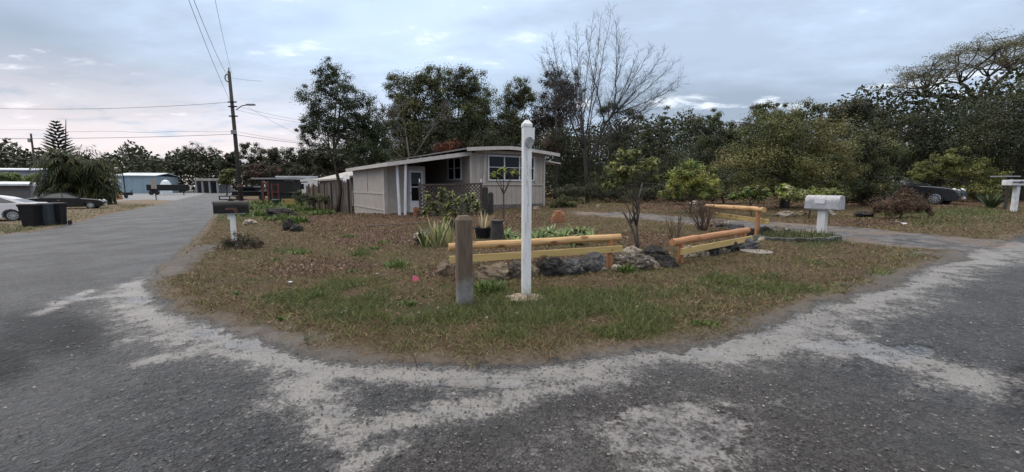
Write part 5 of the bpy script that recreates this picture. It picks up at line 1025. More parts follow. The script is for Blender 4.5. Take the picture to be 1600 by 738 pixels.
tree('scrub_tree', 'dark understorey thicket behind the yellow green bush', 'tree', 1060, 30, [(1000, 280, 34, 28), (1050, 265, 40, 32), (1100, 285, 40, 28), (1130, 260, 30, 34), (945, 285, 30, 26)], DK, 90, 10000, .16, B, .12)
RT = 'trees right of the driveway'
tree('broad_oak', 'broad rounded olive green tree filling the middle of the right side', 'tree', 1225, 19, [(1235, 195, 60, 42), (1190, 225, 58, 45), (1270, 230, 58, 48), (1165, 265, 46, 42), (1225, 265, 60, 42), (1295, 275, 40, 34), (1250, 170, 34, 18), (1170, 292, 46, 22), (1235, 296, 60, 18), (1300, 298, 36, 18)], WARM + WARM + MID, 230, 34000, .115, RT, .2, .17, .42, twigs=40)
tree('broad_oak', 'mid green drooping tree behind the grey mailbox right of the broad olive tree', 'tree', 1350, 20.5, [(1335, 215, 40, 38), (1370, 240, 44, 44), (1325, 260, 36, 42), (1372, 285, 28, 32), (1345, 292, 40, 26)], MID + DK + WARM[:1], 140, 17000, .12, RT, .18, .18, .42, droop=.4)
tree('pine_tree', 'dark tufted tree top peeping behind the broad olive tree', 'tree', 1180, 30, [(1195, 175, 22, 16), (1165, 195, 24, 20), (1215, 165, 14, 14), (1140, 215, 20, 22)], DK, 60, 4500, .16, RT, .15, twigs=30)
tree('cabbage_palm', 'dark round headed tree on the skyline above the drooping tree', 'tree', 1335, 30, [(1335, 172, 28, 14), (1310, 185, 24, 18), (1365, 188, 24, 16)], DK + OLV, 50, 5000, .2, RT, .15, droop=.5)
tree('dark_oak', 'large shadowy oak behind the dark sedan', 'tree', 1470, 30, [(1440, 215, 50, 45), (1500, 200, 60, 50), (1420, 250, 40, 40), (1480, 250, 60, 35), (1400, 200, 28, 28)], DK, 150, 17000, .16, RT, .25, .19, .42)
tree('dark_oak', 'massive dark oak reaching out past the right edge', 'tree', 1590, 25, [(1570, 175, 60, 42), (1630, 190, 60, 60), (1545, 215, 50, 45), (1600, 240, 60, 45), (1650, 130, 50, 50)], DK, 150, 18000, .15, RT, .28, .19, .42)
# spreading umbrella tree
def umbrella_tree():
    Y = 36; r = thing('rain_tree', 'wide spreading tree with a thin feathery canopy over the right skyline', 'tree', gp(1545, Y), RT); mb = MB(); base = gp(1545, Y); tips = []
    fork = PY(1530, 165, Y); limbs(mb, base, fork, .4, .3, 5, .03, 8)
    arcp = [(1398, 140), (1412, 128), (1425, 116), (1440, 108), (1455, 100), (1470, 92), (1487, 84), (1503, 76), (1520, 70), (1537, 68), (1552, 70), (1566, 66), (1580, 60), (1595, 55), (1612, 52), (1640, 50), (1432, 128), (1460, 118), (1490, 108), (1520, 98), (1550, 92), (1580, 86), (1610, 80)]
    forks = [PY(1470, 150, Y), PY(1500, 130, Y), PY(1545, 120, Y), PY(1580, 110, Y), PY(1440, 150, Y)]
    for f in forks: limbs(mb, fork, f, .2, .12, 4, .06, 6)
    for px, py in arcp:
        for k in range(2):
            q = PY(px + random.gauss(0, 5), py + random.gauss(4, 4), Y + random.uniform(-4, 4)); f = min(forks, key=lambda p: (p - q).length + random.uniform(0, 2)); lp = limbs(mb, f, q, .07, .025, 4, .12, 5); tips.append(q)
            for _ in range(5): e = lp[-2] + Vector((random.gauss(0, 1.0), random.gauss(0, 1.0), random.gauss(.25, .3))); limbs(mb, lp[-2], e, .025, .01, 2, .1, 3); tips.append(e)
    mb.build('trunk', BARK(), r, smooth=True); T = np.array([tuple(t) for t in tips]); k = rng.integers(0, len(T), 26000); c = T[k] + rng.normal(size=(26000, 3)) * np.array([.34, .34, .12])
    np_mesh('crown', leaf_quads(c, np.full(26000, .095), .45), None, leafmat('foliage'), pal(26000, [(.15, .135, .06), (.09, .088, .04), (.15, .132, .07)], .25), r)
umbrella_tree()
# bare trees
def bare_tree(name, label, px, Y, starts, group, m, base_r, rmin, leaves=0, nsub=3):
    b = gp(px, Y); r = thing(name, label, 'tree', b, group); mb = MB(); br = MB()
    for (path, rad, depth, ln, spread, up) in starts:
        pts = [b + Vector((0, 0, -.1)) if q is None else PY(q[0], q[1], Y + (q[2] if len(q) > 2 else 0)) for q in path]
        n = len(pts); mb.tube(pts, [rad * (1 - .55 * i / (n - 1)) for i in range(n)], 8)
        d = (pts[-1] - pts[-2]).normalized(); bare(br, pts[-1], d, ln, rad * .42, depth, spread, up, nsub, rmin)
        for q in range(1, n):
            for _ in range(2 if q > 1 else 0):
                t = pts[q - 1].lerp(pts[q], random.random()); dd = ((pts[q] - pts[q - 1]).normalized() + Vector((random.gauss(0, .6), random.gauss(0, .6), .15))).normalized(); bare(br, t, dd, ln * .8, rad * .28, depth - 1, spread, up, nsub, rmin)
    mb.build('trunk', m, r, smooth=True); br.build('branches', m, r)
    return r
grey = surf('grey_twig', (.048, .040, .037), (.028, .025, .023), 6, .9, .2)
def big_bare_tree():
    Y = 29; b = gp(918, Y); r = thing('bare_tree', 'large leafless tree with a fan of fine twigs above the house corner', 'tree', b, B); mb = MB(); br = MB()
    main = [b - Vector((0, 0, .1)), PY(916, 270, Y), PY(914, 235, Y), PY(911, 205, Y), PY(909, 180, Y)]; mb.tube(main, [.16, .13, .115, .09, .07], 9)
    second = [main[1], PY(930, 230, Y + .3), PY(945, 195, Y + .6), PY(960, 178, Y + .8)]; mb.tube(second, [.09, .08, .065, .05], 8); third = [main[2], PY(898, 205, Y - .5), PY(888, 178, Y - .8)]; mb.tube(third, [.07, .055, .04], 7)
    tips = [(846, 96), (852, 74), (864, 62), (876, 84), (888, 56), (900, 40), (913, 50), (926, 32), (940, 22), (955, 14), (962, 34), (980, 72), (998, 80), (1018, 74), (1036, 86), (1054, 98), (1066, 116), (1062, 134), (1046, 150), (1030, 162), (860, 130), (850, 150), (1000, 100), (970, 55), (935, 60), (905, 75), (1015, 120), (985, 115), (880, 110), (945, 90), (920, 100), (1030, 140)]
    twig = lambda p, q, r0: br.tube([p, p.lerp(q, .5) + Vector((random.gauss(0, .05), random.gauss(0, .05), random.gauss(.03, .04))), q], [r0, r0 * .75, r0 * .5], 3, cap=False)
    for tx, ty in tips:
        e = PY(tx, ty, Y + random.uniform(-2.2, 2.2)); src = third + [main[3]] if tx < 885 else (second[1:] if tx > 965 else main[2:] + second[2:]); a = random.choice(src); L_ = (e - a).length
        mid_ = a.lerp(e, .5) + Vector((0, 0, -.06 * L_)) + Vector((random.gauss(0, .12), random.gauss(0, .12), 0)); n = 12
        pts = [a * (1 - t) ** 2 + mid_ * 2 * t * (1 - t) + e * t * t for t in [i / n for i in range(n + 1)]]; pts = [p + Vector((random.gauss(0, .035), random.gauss(0, .035), random.gauss(0, .03))) if 0 < i < n else p for i, p in enumerate(pts)]
        br.tube(pts, [.026 * (1 - i / n) ** .8 + .0075 for i in range(n + 1)], 5, cap=False)
        for i in range(3, n + 1):
            for _ in range(4):
                d = (pts[i] - pts[i - 1]).normalized(); o = d.orthogonal().normalized(); o = Matrix.Rotation(random.uniform(0, 6.28), 3, d) @ o; ln = random.uniform(.5, 1.25) * (1.15 - .5 * i / n)
                q = pts[i - 1].lerp(pts[i], random.random()); f = q + (d * .8 + o * random.uniform(.4, .85) + Vector((0, 0, .15))).normalized() * ln; twig(q, f, .0072)
                for _ in range(3):
                    t = random.uniform(.3, .95); g = q.lerp(f, t); dd = (f - q).normalized(); o2 = Matrix.Rotation(random.uniform(0, 6.28), 3, dd) @ dd.orthogonal().normalized(); twig(g, g + (dd * .8 + o2 * random.uniform(.4, .8) + Vector((0, 0, .12))).normalized() * random.uniform(.2, .55), .005)
    mb.build('trunk', grey, r, smooth=True); br.build('branches', grey, r)
big_bare_tree()
bare_tree('bare_tree', 'small grey leafless tree with tangled limbs behind the porch roof', 640, 31, [([None, (640, 250), (635, 215)], .09, 4, 1.0, .7, .05), ([(640, 255), (660, 225), (672, 205)], .06, 4, .9, .7, .05), ([(640, 258), (615, 235), (608, 210)], .06, 4, .9, .7, .05)], B, BARKG(), .1, .008)
tree('scrub_tree', 'dark low thicket under the trees left of the yellow green bush', 'bush', 950, 27, [(900, 300, 36, 12), (940, 298, 30, 14), (980, 302, 36, 10), (1020, 300, 30, 12)], DK, 70, 6500, .14, B, .06)
tree('scrub_tree', 'dark low thicket between the yellow green bush and broad olive tree', 'bush', 1130, 24, [(1110, 300, 30, 14), (1140, 285, 24, 22), (1165, 300, 26, 14), (1060, 304, 30, 10)], DK, 70, 6500, .13, RT, .06)
tree('scrub_tree', 'dark low thicket between the drooping tree and the dark sedan', 'bush', 1345, 23, [(1320, 300, 30, 14), (1355, 303, 28, 12), (1385, 306, 16, 10), (1290, 304, 24, 10)], DK, 60, 6000, .13, RT, .06)
bare_tree('bare_tree', 'thin leafless twiggy tree left of the large bare tree', 875, 32, [([None, (872, 240), (868, 180)], .08, 4, 1.0, .5, .10), ([(872, 235), (890, 200), (895, 180)], .06, 3, 1.0, .5, .10)], B, grey, .1, .008)
tree('red_bush', 'rust red leaved bush showing above the porch roof', 'bush', 703, 30, [(695, 230, 18, 10), (712, 224, 12, 9)], [(.11, .032, .017), (.08, .027, .015), (.14, .045, .021)], 30, 2200, .13, B, .05)
# left side
LT = 'trees beyond the left road'
for i, (px, Y, bl, lab, c) in enumerate([
        (285, 150, [(285, 248, 22, 22), (300, 240, 18, 16), (270, 262, 24, 18)], 'tall open crowned tree behind the carport', DK), (325, 150, [(320, 240, 18, 15), (338, 250, 18, 18), (320, 268, 30, 16)], 'rounded dark tree above the carport roof', DK),
        (395, 120, [(392, 240, 18, 18), (410, 250, 22, 20), (395, 270, 24, 18)], 'dark tree just right of the utility pole', DK), (435, 110, [(430, 245, 20, 18), (450, 255, 24, 20), (435, 272, 28, 14)], 'wide dark tree over the canopy trailer', DK + OLV),
        (475, 95, [(470, 250, 22, 20), (495, 245, 26, 26), (480, 268, 30, 14)], 'dark tree behind the white camper', DK), (515, 85, [(505, 245, 22, 18), (530, 250, 24, 22), (520, 265, 30, 14)], 'dark tree behind the neighbouring roof', DK + OLV),
        (225, 170, [(205, 255, 18, 12), (235, 262, 26, 12), (215, 268, 26, 10)], 'low tree line clump behind the blue warehouse', DK), (255, 165, [(258, 265, 22, 14), (245, 258, 12, 10)], 'dark clump right behind the blue warehouse roof', DK),
        (25, 150, [(15, 258, 18, 8), (45, 262, 22, 8)], 'low distant trees above the grey warehouse', DK), (360, 140, [(355, 260, 16, 16), (365, 245, 12, 10)], 'slim dark tree behind the pale low wall', DK)]):
    tree('oak_tree', lab, 'tree', px, Y, bl, [tuple(v * .72 for v in q) for q in c], 110, 13000, .36, LT, .35, .15, .5, twigs=30)
tree('maple_tree', 'reddish brown leaved tree beside the utility pole foot', 'tree', 412, 60, [(405, 265, 14, 14), (420, 270, 18, 18), (395, 272, 14, 12)], [(.055, .032, .022), (.07, .03, .022), (.045, .042, .02)], 50, 4200, .26, LT, .15)
tree('yellow_bush', 'yellowish green round tree left of the utility pole', 'tree', 356, 90, [(357, 270, 10, 9), (352, 280, 12, 8)], [(.12, .115, .03), (.08, .09, .025)], 30, 2000, .4, LT, .15)
tree('bare_shrub', 'thin leafless tree top above the low tree line clump', 'tree', 210, 160, [(205, 243, 10, 6), (212, 250, 8, 8)], OLV, 20, 500, .5, LT, .12)
tree('garden_bush', 'pale green bushes in front of the grey warehouse', 'bush', 25, 60, [(12, 277, 22, 8), (38, 278, 18, 7)], GRN, 30, 2500, .3, LT, .06)
def palm_clump():
    Y = 46; b = gp(122, Y); r = thing('palm_clump', 'huge rounded clump of drooping palms behind the black sedan', 'palm', b, LT); mb = MB(); st = MB()
    heads = [(122, 250, 40), (95, 258, 36), (148, 262, 36), (108, 272, 38), (138, 280, 38), (85, 280, 28), (158, 284, 26), (120, 292, 36), (105, 244, 28), (140, 248, 28), (95, 296, 28), (148, 298, 26)]
    for hx_, hy_, rad in heads:
        c = PY(hx_, hy_ + 8, Y + random.uniform(-2, 2)); st.tube([(c.x, c.y + 1.5, tz(c.x, c.y)), c + Vector((0, 1.2, -.5))], .14, 6); R_ = rad / F * Y
        for _ in range(74):
            az = random.uniform(0, 6.28); el = random.uniform(-.3, 1.35); d = Vector((math.cos(az) * math.cos(el), math.sin(az) * math.cos(el), math.sin(el))); col = random.choice([(.038, .052, .018), (.03, .042, .014), (.052, .064, .022), (.07, .068, .026), (.027, .037, .013)])
            q = c.copy(); dd = d.copy(); st_ = R_ * .82 / 7
            for k in range(8):
                q = q + dd * st_; dd = (dd - Vector((0, 0, .12 + .03 * k))).normalized()
                for s_ in (-1, 1):
                    sd_ = dd.cross(Vector((0, 0, 1))); sd_ = sd_.normalized() if sd_.length > .05 else Vector((1, 0, 0))
                    mb.blade(q, dd * .7 + sd_ * s_ * random.uniform(.4, .9) - Vector((0, 0, random.uniform(.1, .8))), random.uniform(.5, .85), .085, random.uniform(.3, 1.3), tuple(v * random.uniform(.75, 1.3) for v in col), seg=2)
    st.build('trunk', BARK(), r); mb.build('crown', leafmat('foliage'), r)
palm_clump()
def norfolk():
    Y = 88; b = gp(104, Y); t = PY(103, 187, Y); r = thing('norfolk_pine', 'tall tiered norfolk pine rising above the palm clump', 'tree', b, LT); mb = MB(); mb.tube([b, t], [.3, .05], 8); mb.build('trunk', BARK(), r); br = MB(); h = t.z - b.z
    for k in range(16):
        z = b.z + h * (.35 + .65 * k / 16); rad = 3.3 * (1 - k / 16) ** .8 + .35
        for j in range(7):
            az = j * 2 * math.pi / 7 + k * .4; d = Vector((math.cos(az), math.sin(az), .32)); pts = [Vector((b.x, b.y, z)) + d * rad * q + Vector((0, 0, .25 * rad * q * q * .6)) for q in (0, .33, .66, 1)]; br.tube(pts, [.13, .16, .14, .04], 5)
    n0 = len(br.v); br.c = [(.026, .036, .02)] * n0; br.build('crown', leafmat('foliage'), r)
norfolk()
# distant woods closing the horizon
def woods():
    n = 95000; ang = rng.uniform(-R(75), R(75), n); rr = rng.uniform(170, 235, n); x = rr * np.sin(ang); y = rr * np.cos(ang); hmax = 9 + 7 * fbm(ang * 22, ang * 0 + 3, 44) + 5 * (fbm(ang * 70, ang * 0, 45) - .5); z = -1 + hmax * rng.random(n) ** .75
    o = np_mesh('distant_woods', leaf_quads(np.column_stack([x, y, z]), np.full(n, 1.1), .7), None, leafmat('foliage'), pal(n, [tuple(v * .75 for v in q) for q in DK], .25)); tag(o, 'far dark wood reading as one mass along the horizon', 'woods', kind='stuff')
    n = 110000; ang = rng.uniform(R(-14), R(62), n); rr = rng.uniform(44, 58, n); x = rr * np.sin(ang); y = rr * np.cos(ang); hmax = 6.2 + 3.5 * fbm(ang * 18, ang * 0 + 8, 52) + 2 * sstep(R(31), R(46), ang); z = -.3 + hmax * rng.random(n) ** .8
    o = np_mesh('woodland_undergrowth', leaf_quads(np.column_stack([x, y, z]), np.full(n, .3), .6), None, leafmat('foliage'), pal(n, DK + OLV[:1], .25)); tag(o, 'dense dark woodland behind the house and driveway trees', 'woods', kind='stuff')
woods()
# shrubs
SH = 'garden shrubs'
tree('yellow_green_shrub', 'bright yellow green spreading bush at the driveway edge', 'bush', 1080, 17, [(1065, 278, 26, 18), (1098, 275, 26, 18), (1080, 290, 40, 16), (1112, 290, 18, 14), (1048, 290, 14, 12), (1080, 268, 34, 14), (1052, 301, 24, 9), (1100, 303, 26, 8)], YEL + YEL + GRN, 90, 5200, .13, SH, .05, .18, .4, aspect=.45, twigs=20)
tree('young_tree', 'small yellow green tree with a slim dark forked trunk among the rocks', 'tree', 996, 7.6, [(982, 242, 22, 8), (960, 258, 18, 9), (1012, 256, 20, 10), (985, 268, 32, 10), (955, 290, 14, 7), (1024, 276, 12, 8), (970, 280, 22, 8)], [(.19, .20, .068), (.145, .16, .055), (.24, .235, .088), (.10, .115, .042)], 120, 3600, .085, SH, .026, .12, .5, basepx=999, aspect=.4, twigs=45, droop=.4)
def fork():
    Y = 7.2; b = at(998, 389); r = thing('bare_sapling', 'bare grey forked sapling leaning left behind the white capped rock', 'tree', b, SH); mb = MB()
    pts = [b - Vector((0, 0, .05)), PY(991, 365, b.y), PY(985, 350, b.y), PY(976, 335, b.y), PY(971, 325, b.y)]; mb.tube(pts, [.035, .03, .027, .02, .012], 7); mb.build('trunk', BARKG(), r, smooth=True); br = MB()
    br.tube([pts[2], PY(995, 330, b.y), PY(998, 310, b.y), PY(1004, 285, b.y)], [.024, .018, .014, .009], 6); br.tube([pts[2], PY(984, 335, b.y), PY(980, 318, b.y)], [.014, .01, .006], 5); br.build('branches', BARKG(), r, smooth=True)
fork()
def bare_shrub(label, px, py, hpx, wpx, n=26, col=None):
    b = at(px, py); s = b.y / F; r = thing('bare_shrub', label, 'shrub', b, 'leafless shrubs by the fences'); br = MB(); m = surf('brown_twig', (.075, .05, .04), (.05, .035, .03), 6, .9, .2)
    for _ in range(n):
        d = Vector((random.gauss(0, .35), random.gauss(0, .35), 1)).normalized(); d.x *= wpx / hpx * 1.2; bare(br, b + Vector((random.gauss(0, .05), random.gauss(0, .05), -.03)), d, hpx * s * .5, .009, 2, .45, .1, 2, .0028, 4, .65)
    br.build('stems', m, r); return b
bare_shrub('sparse leafless reddish twig shrub at the near end of the low fence', 1052, 386, 55, 50, 9); bare_shrub('dense leafless brown twig shrub beside the tallest fence', 1098, 362, 48, 40, 40)
def dry_shrub():
    r = tree('dry_shrub', 'wide rusty brown dried shrub in front of the dark sedan', 'shrub', 1408, 13.2, [(1395, 320, 30, 14), (1425, 316, 26, 16), (1412, 305, 16, 12), (1445, 328, 14, 8), (1370, 326, 14, 8)], BRN + [(.15, .09, .055), (.12, .075, .045)], 90, 11000, .085, SH, .03, .2, .5, aspect=.16, twigs=30, flat=1)
dry_shrub()
tree('flowering_shrub', 'variegated cream and green bush just behind the grey mailbox', 'bush', 1265, 14.2, [(1250, 305, 28, 9), (1285, 302, 24, 10), (1228, 300, 16, 12), (1300, 312, 14, 9)], YEL + GRN + [(.42, .42, .24), (.36, .38, .18)], 60, 3600, .085, SH, .03, .18, .45)
tree('green_shrub', 'low green bush with yellow leaves left of the cream flowered bush', 'bush', 1175, 15.2, [(1165, 300, 16, 12), (1185, 303, 16, 10), (1150, 308, 12, 8)], GRN + MID + [(.16, .15, .04)], 40, 2400, .1, SH, .03)
tree('spreading_shrub', 'sprawling light green bush over the hood of the dark sedan', 'bush', 1500, 23.6, [(1470, 262, 30, 18), (1510, 268, 36, 18), (1545, 275, 26, 16), (1480, 245, 20, 10), (1500, 236, 16, 8), (1440, 268, 24, 14), (1530, 295, 40, 14)], [(.15, .16, .045), (.11, .125, .036), (.19, .185, .06)], 130, 9000, .14, SH, .08, .17, .45)
tree('round_shrub', 'dark rounded shrub at the right corner of the house', 'bush', 879, 20.5, [(879, 318, 16, 11), (870, 322, 10, 8), (890, 322, 10, 8)], DK + MID, 40, 2600, .12, SH, .03, aspect=.3)
tree('mailbox_shrub', 'low dark reddish green shrub around the white mailbox post', 'bush', 372, 10.0, [(360, 379, 22, 10), (388, 376, 20, 12), (372, 370, 14, 8), (403, 380, 10, 7)], [(.04, .035, .02), (.055, .035, .025), (.035, .045, .018), (.07, .045, .032)], 60, 3200, .05, SH, .015, aspect=.25, flat=1, cl=.22)
tree('hedge_weeds', 'dark green weeds growing at the foot of the board fence', 'bush', 492, 30, [(485, 310, 20, 8), (505, 312, 16, 8), (470, 306, 12, 7)], MID + DK, 40, 2600, .13, SH, .03)
def lush(label, px, py, wpx, hpx, n=220, group='lush green weed clumps in the yard'):
    b = at(px, py); s = b.y / F; r = thing('weed_clump', label, 'plant', b, group); mb = MB()
    for _ in range(n):
        q = Vector((random.gauss(0, wpx * s * .28), random.gauss(0, wpx * s * .22), 0)); mb.blade(b + q, (random.gauss(0, .6), random.gauss(0, .6), 1), hpx * s * random.uniform(.5, 1.1), (.014 if b.y < 9 else .045) + .002 * b.y, random.uniform(.3, 1.4), random.choice([(.075, .125, .03), (.10, .15, .04), (.055, .09, .022), (.13, .16, .05)]), seg=3)
    mb.build('leaves', leafmat('foliage'), r)
for a_ in [('bright weed clump right of the upright dark rock', 462, 350, 34, 16), ('bright weed clump left of the long dark rock', 405, 338, 34, 12), ('broad weed clump behind the long dark rock', 430, 326, 60, 10), ('weed clump below the thin iron post', 478, 330, 40, 10), ('weed clump at the foot of the slender oak', 546, 330, 26, 12),
           ('weed clump far behind the black mailbox near the pole', 412, 320, 40, 9), ('weed clump between the two dark rock groups', 440, 345, 30, 12), ('weed clump left of the broad clump by the road verge', 385, 338, 26, 9), ('weed clump under the dark green tub', 432, 316, 30, 7), ('weed clump in front of the board fence end', 490, 320, 40, 10), ('weed clump between the oak foot and the upright dark rock', 505, 336, 30, 10),
           ('weed clump directly behind the black mailbox', 390, 328, 30, 10), ('weed clump in front of the yellow crate', 452, 322, 50, 9), ('small tuft below the timber in the leaf litter', 560, 400, 18, 8), ('dark tuft in the dry lawn left of the brown post', 621, 419, 30, 14), ('tuft in the dry lawn below the weedy yard', 468, 397, 30, 7),
           ('grass tuft at the right foot of the brown post', 765, 458, 40, 26), ('low tuft left of the pink flag', 563, 452, 30, 10), ('tuft in the foreground lawn far left of the brown post', 498, 466, 22, 14), ('blue green tuft beside the long fence end post', 980, 428, 22, 18), ('small dark weed on the right hand lawn', 1100, 512, 34, 14), ('rosette of weeds below the white litter scrap', 640, 477, 24, 8)]:
    lush(*a_)
for px, py in ((520, 418), (552, 428), (585, 392), (430, 408), (400, 440), (372, 462), (604, 452), (668, 466), (530, 505), (610, 540), (440, 500), (690, 520), (1010, 470), (1065, 470), (1120, 440), (1210, 432), (1290, 420), (1330, 440), (1230, 470), (880, 520), (800, 540), (960, 530), (545, 372), (600, 382)):
    lush('small green tuft of weeds in the dry lawn', px, py, random.uniform(14, 26), random.uniform(6, 11), 46, 'small weed tufts scattered over the dry lawn')
# strap leaved plants
def strap(label, px, py, hpx, n, cols, group, name='snake_plant', wide=.05, spread=.32, bend=.15, potted=None, part='leaves'):
    b = at(px, py); s = b.y / F; r = thing(name, label, 'plant', b, group); mb = MB(); z0 = .0
    if potted: z0 = potted(r, b, s)
    for i in range(n):
        az = random.uniform(0, 6.28); d = Vector((math.cos(az) * random.uniform(.1, 1) * spread * 1.6, math.sin(az) * spread, 1)); c = random.choice(cols); mb.blade(b + Vector((d.x * .1, d.y * .1, z0)), d, hpx * s * random.uniform(.65, 1.1), wide * random.uniform(.7, 1.2), bend * random.uniform(.3, 2), c, seg=4)
    mb.build(part, leafmat('foliage'), r)
SNK = [(.36, .34, .16), (.22, .24, .09), (.42, .38, .22), (.10, .13, .05), (.28, .28, .12)]
strap('tall snake plant with cream edged blades left of the brown post', 684, 388, 54, 24, SNK, 'snake plants', wide=.055, spread=.5)
strap('shorter snake plant cluster beside the dark lumpy boulder', 664, 386, 40, 18, SNK, 'snake plants', wide=.05, spread=.6)
strap('snake plant with upright cream blades close against the brown post', 703, 386, 46, 16, SNK, 'snake plants', wide=.05, spread=.4)
def pot(r, b, s):
    m = surf('black_plastic', (.016, .016, .017)); MB().lathe(b, [(.16, -.02), (.21, .26), (.225, .26), (.225, .3), (.19, .3), (.18, .25)], 16).build('pot', m, r); return .24
strap('snake plant in a black pot right of the brown post', 755, 374, 36, 14, [(.45, .36, .24), (.36, .3, .18), (.16, .16, .07)], 'snake plants', wide=.05, spread=.5, potted=pot)
b = at(777, 376); r = thing('tree_stump', 'short black tapered stump pot beside the potted snake plant', 'pot', b); s = b.y / F; MB().lathe(b, [(12 * s, -.02), (9 * s, 30 * s), (8 * s, 31 * s)], 14).build('body', surf('charred', (.018, .017, .017)), r); MB().lathe(b + Vector((0, 0, 29 * s)), [(10 * s, 0), (10.3 * s, .02), (10 * s, .05), (7 * s, .05)], 14).build('rim', surf('charred', (.018, .017, .017)), r)
mb = MB()
for d, c in (((.45, 0, .55), (.45, .38, .24)),): mb.blade(b + Vector((.08, 0, 29 * s)), d, .4, .06, .1, c, seg=4)
mb.build('leaf', leafmat('foliage'), r)
def croton():
    r = thing('variegated_croton', 'leggy yellow green variegated shrub before the lattice screen', 'shrub', gp(705, 13.2), SH); Y = 13.2; mb = MB(); st = MB(); base = gp(705, Y)
    heads = [(668, 303), (676, 318), (690, 308), (700, 320), (705, 302), (715, 312), (728, 308), (738, 305), (732, 322), (745, 318), (682, 330), (712, 330), (664, 326), (698, 338), (722, 334), (690, 296)]
    for hx_, hy_ in heads:
        c = PY(hx_, hy_, Y + random.uniform(-.5, .5)); st.tube([base + Vector((random.gauss(0, .15), random.gauss(0, .1), 0)), (base + c) / 2 + Vector((random.gauss(0, .06), 0, .08)), c], [.014, .011, .007], 5)
        for k in range(44):
            az = random.uniform(0, 6.28); d = Vector((math.cos(az), math.sin(az), random.uniform(-.2, .9))); mb.blade(c + Vector((0, 0, random.uniform(-.22, .04))), d, random.uniform(.16, .30), .062, random.uniform(.5, 1.6), random.choice(YEL + GRN + [(.05, .07, .02), (.03, .045, .015), (.07, .085, .03)]), seg=3)
    st.build('stems', BARKG(), r); mb.build('leaves', leafmat('foliage'), r)
croton()
def sapling():
    Y = 15.5; b = gp(787, Y, 335); r = thing('frangipani_sapling', 'young forked sapling with yellow green leaf tufts before the front window', 'tree', b, SH); st = MB(); mb = MB(); f = PY(787, 304, Y); st.tube([b, f], [.035, .028], 7)
    for hx_, hy_ in ((772, 274), (786, 262), (800, 268), (778, 268), (806, 266)):
        c = PY(hx_, hy_, Y + random.uniform(-.2, .2)); st.tube([f, f.lerp(c, .5) + Vector((random.gauss(0, .03), 0, 0)), c], [.02, .015, .01], 5)
        for _ in range(13): az = random.uniform(0, 6.28); mb.blade(c + Vector((0, 0, random.uniform(-.08, .02))), (math.cos(az), math.sin(az), random.uniform(-.5, .8)), random.uniform(.18, .32), .085, random.uniform(.5, 1.5), random.choice([(.20, .24, .05), (.28, .29, .08), (.14, .18, .04), (.25, .25, .1)]), seg=4)
    st.build('trunk', BARK(), r); mb.build('crown', leafmat('foliage'), r)
sapling()
HG = [(.14, .20, .065), (.10, .155, .045), (.20, .26, .10), (.07, .11, .035), (.30, .33, .18)]
for px, py, lab in ((790, 372, 'ground lily clump just left of the white post'), (838, 375, 'ground lily clump just right of the white post'), (858, 368, 'ground lily clump in the middle of the bed behind the log rail'), (880, 374, 'fullest ground lily clump behind the log rail'), (903, 366, 'ground lily clump near the long fence end post'),
                    (850, 384, 'low ground lily clump between the log and plank rails'), (896, 384, 'low ground lily clump above the largest grey slab rock'), (806, 384, 'low ground lily clump under the log rail left of the white post'), (925, 378, 'smallest ground lily clump at the right end of the bed')):
    strap(lab, px, py, 27, 70, HG, 'green ground lilies in the bed', 'ground_lily', .058, 1.15, 1.1)
strap('dark spiky agave beside the small white mailbox', 1548, 326, 30, 50, [(.04, .06, .028), (.055, .08, .04), (.03, .045, .02)], SH, 'agave_plant', .08, .8, .3); strap('small spiky yellow green plant in front of the dry shrub', 1386, 338, 14, 16, [(.16, .19, .06), (.12, .15, .05)], SH, 'spiky_plant', .03, .8, .3)
strap('thin grey green yucca right of the round shrub', 912, 320, 16, 22, [(.10, .11, .07), (.07, .08, .05)], SH, 'yucca_plant', .04, .9, .4)
strap('arching dry grass stalk plant by the front wall', 812, 333, 22, 10, [(.18, .13, .08), (.12, .1, .05)], SH, 'dry_stalk_plant', .02, .5, .9)

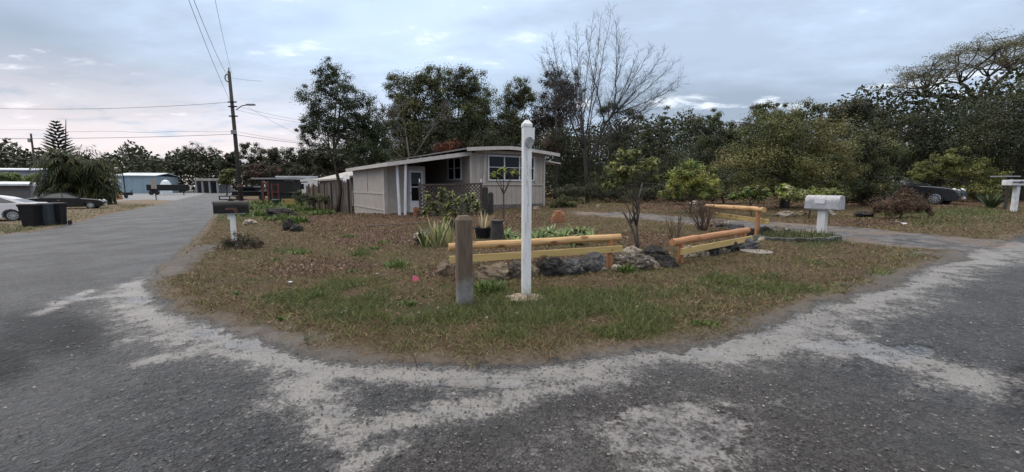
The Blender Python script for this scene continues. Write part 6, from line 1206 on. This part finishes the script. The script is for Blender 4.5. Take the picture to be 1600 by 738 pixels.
# ------------------------------------------------------------------ small things
q = at(648, 443); r = thing('marker_flag', 'small bright pink marker flag in the dry lawn', 'flag', q); t = PY(648, 430, q.y); MB().tube([q, t + Vector((0, 0, .02))], .003, 5).build('wire', surf('bolt_metal', (.1, .09, .08)), r)
MB().prism([t, t + Vector((.055, -.01, -.035)), t + Vector((.04, -.02, -.11)), t + Vector((-.045, 0, -.095)), t + Vector((-.03, .01, -.02))], (0, .004, 0)).build('pennant', surf('pink_plastic', (.75, .16, .28), (.62, .1, .2), 12, .5, .2), r)
tw = MB(); q = at(652, 574); tw.tube([q, q + Vector((-.02, .02, .05)), q + Vector((-.045, .03, .10))], [.005, .004, .003], 5); tw.tube([q + Vector((-.02, .02, .05)), q + Vector((.0, .03, .08))], [.003, .002], 4); tag(tw.build('twig', surf('brown_twig', (.075, .05, .04)), org=q), 'dark broken twig sticking up at the front lawn edge', 'twig')
for px, py, w in ((341, 435, .05), (454, 444, .05), (455, 452, .04), (590, 430, .035), (537, 491, .05), (427, 479, .04), (1160, 322, .1), (700, 300 + 178, .0), (1408, 352, .18), (760, 500, .03), (808, 493, .045), (990, 455, .03), (1190, 395, .0)):
    if not w: continue
    q = at(px, py); mb = MB(); n = 7; ring = [q + Vector((w * random.uniform(.5, 1) * math.cos(a), w * random.uniform(.4, .9) * math.sin(a), .012 + random.uniform(0, w * .5))) for a in [6.28 * i / n for i in range(n)]]
    mb.prism(ring, (0, 0, .006)); tag(mb.build('litter_scrap', surf('litter_paper', (.52, .52, .54), (.36, .36, .38), 20, .7, .2), org=q), 'small crumpled pale scrap lying in the grass', 'litter', 'litter scraps in the grass')
q = at(1182, 396); s = q.y / F; mb = MB(); mb.prism([q + Vector((22 * s * math.cos(a) * random.uniform(.85, 1.1), 9 * s * 3 * math.sin(a) * random.uniform(.85, 1.1), -.02)) for a in [6.28 * i / 14 for i in range(14)]], (0, 0, .06)); tag(mb.build('flat_stone', surf('flat_stone', (.24, .21, .185), (.17, .15, .13), 9, .9, .4), org=q), 'flat round stone set in the lawn left of the planter', 'stone')
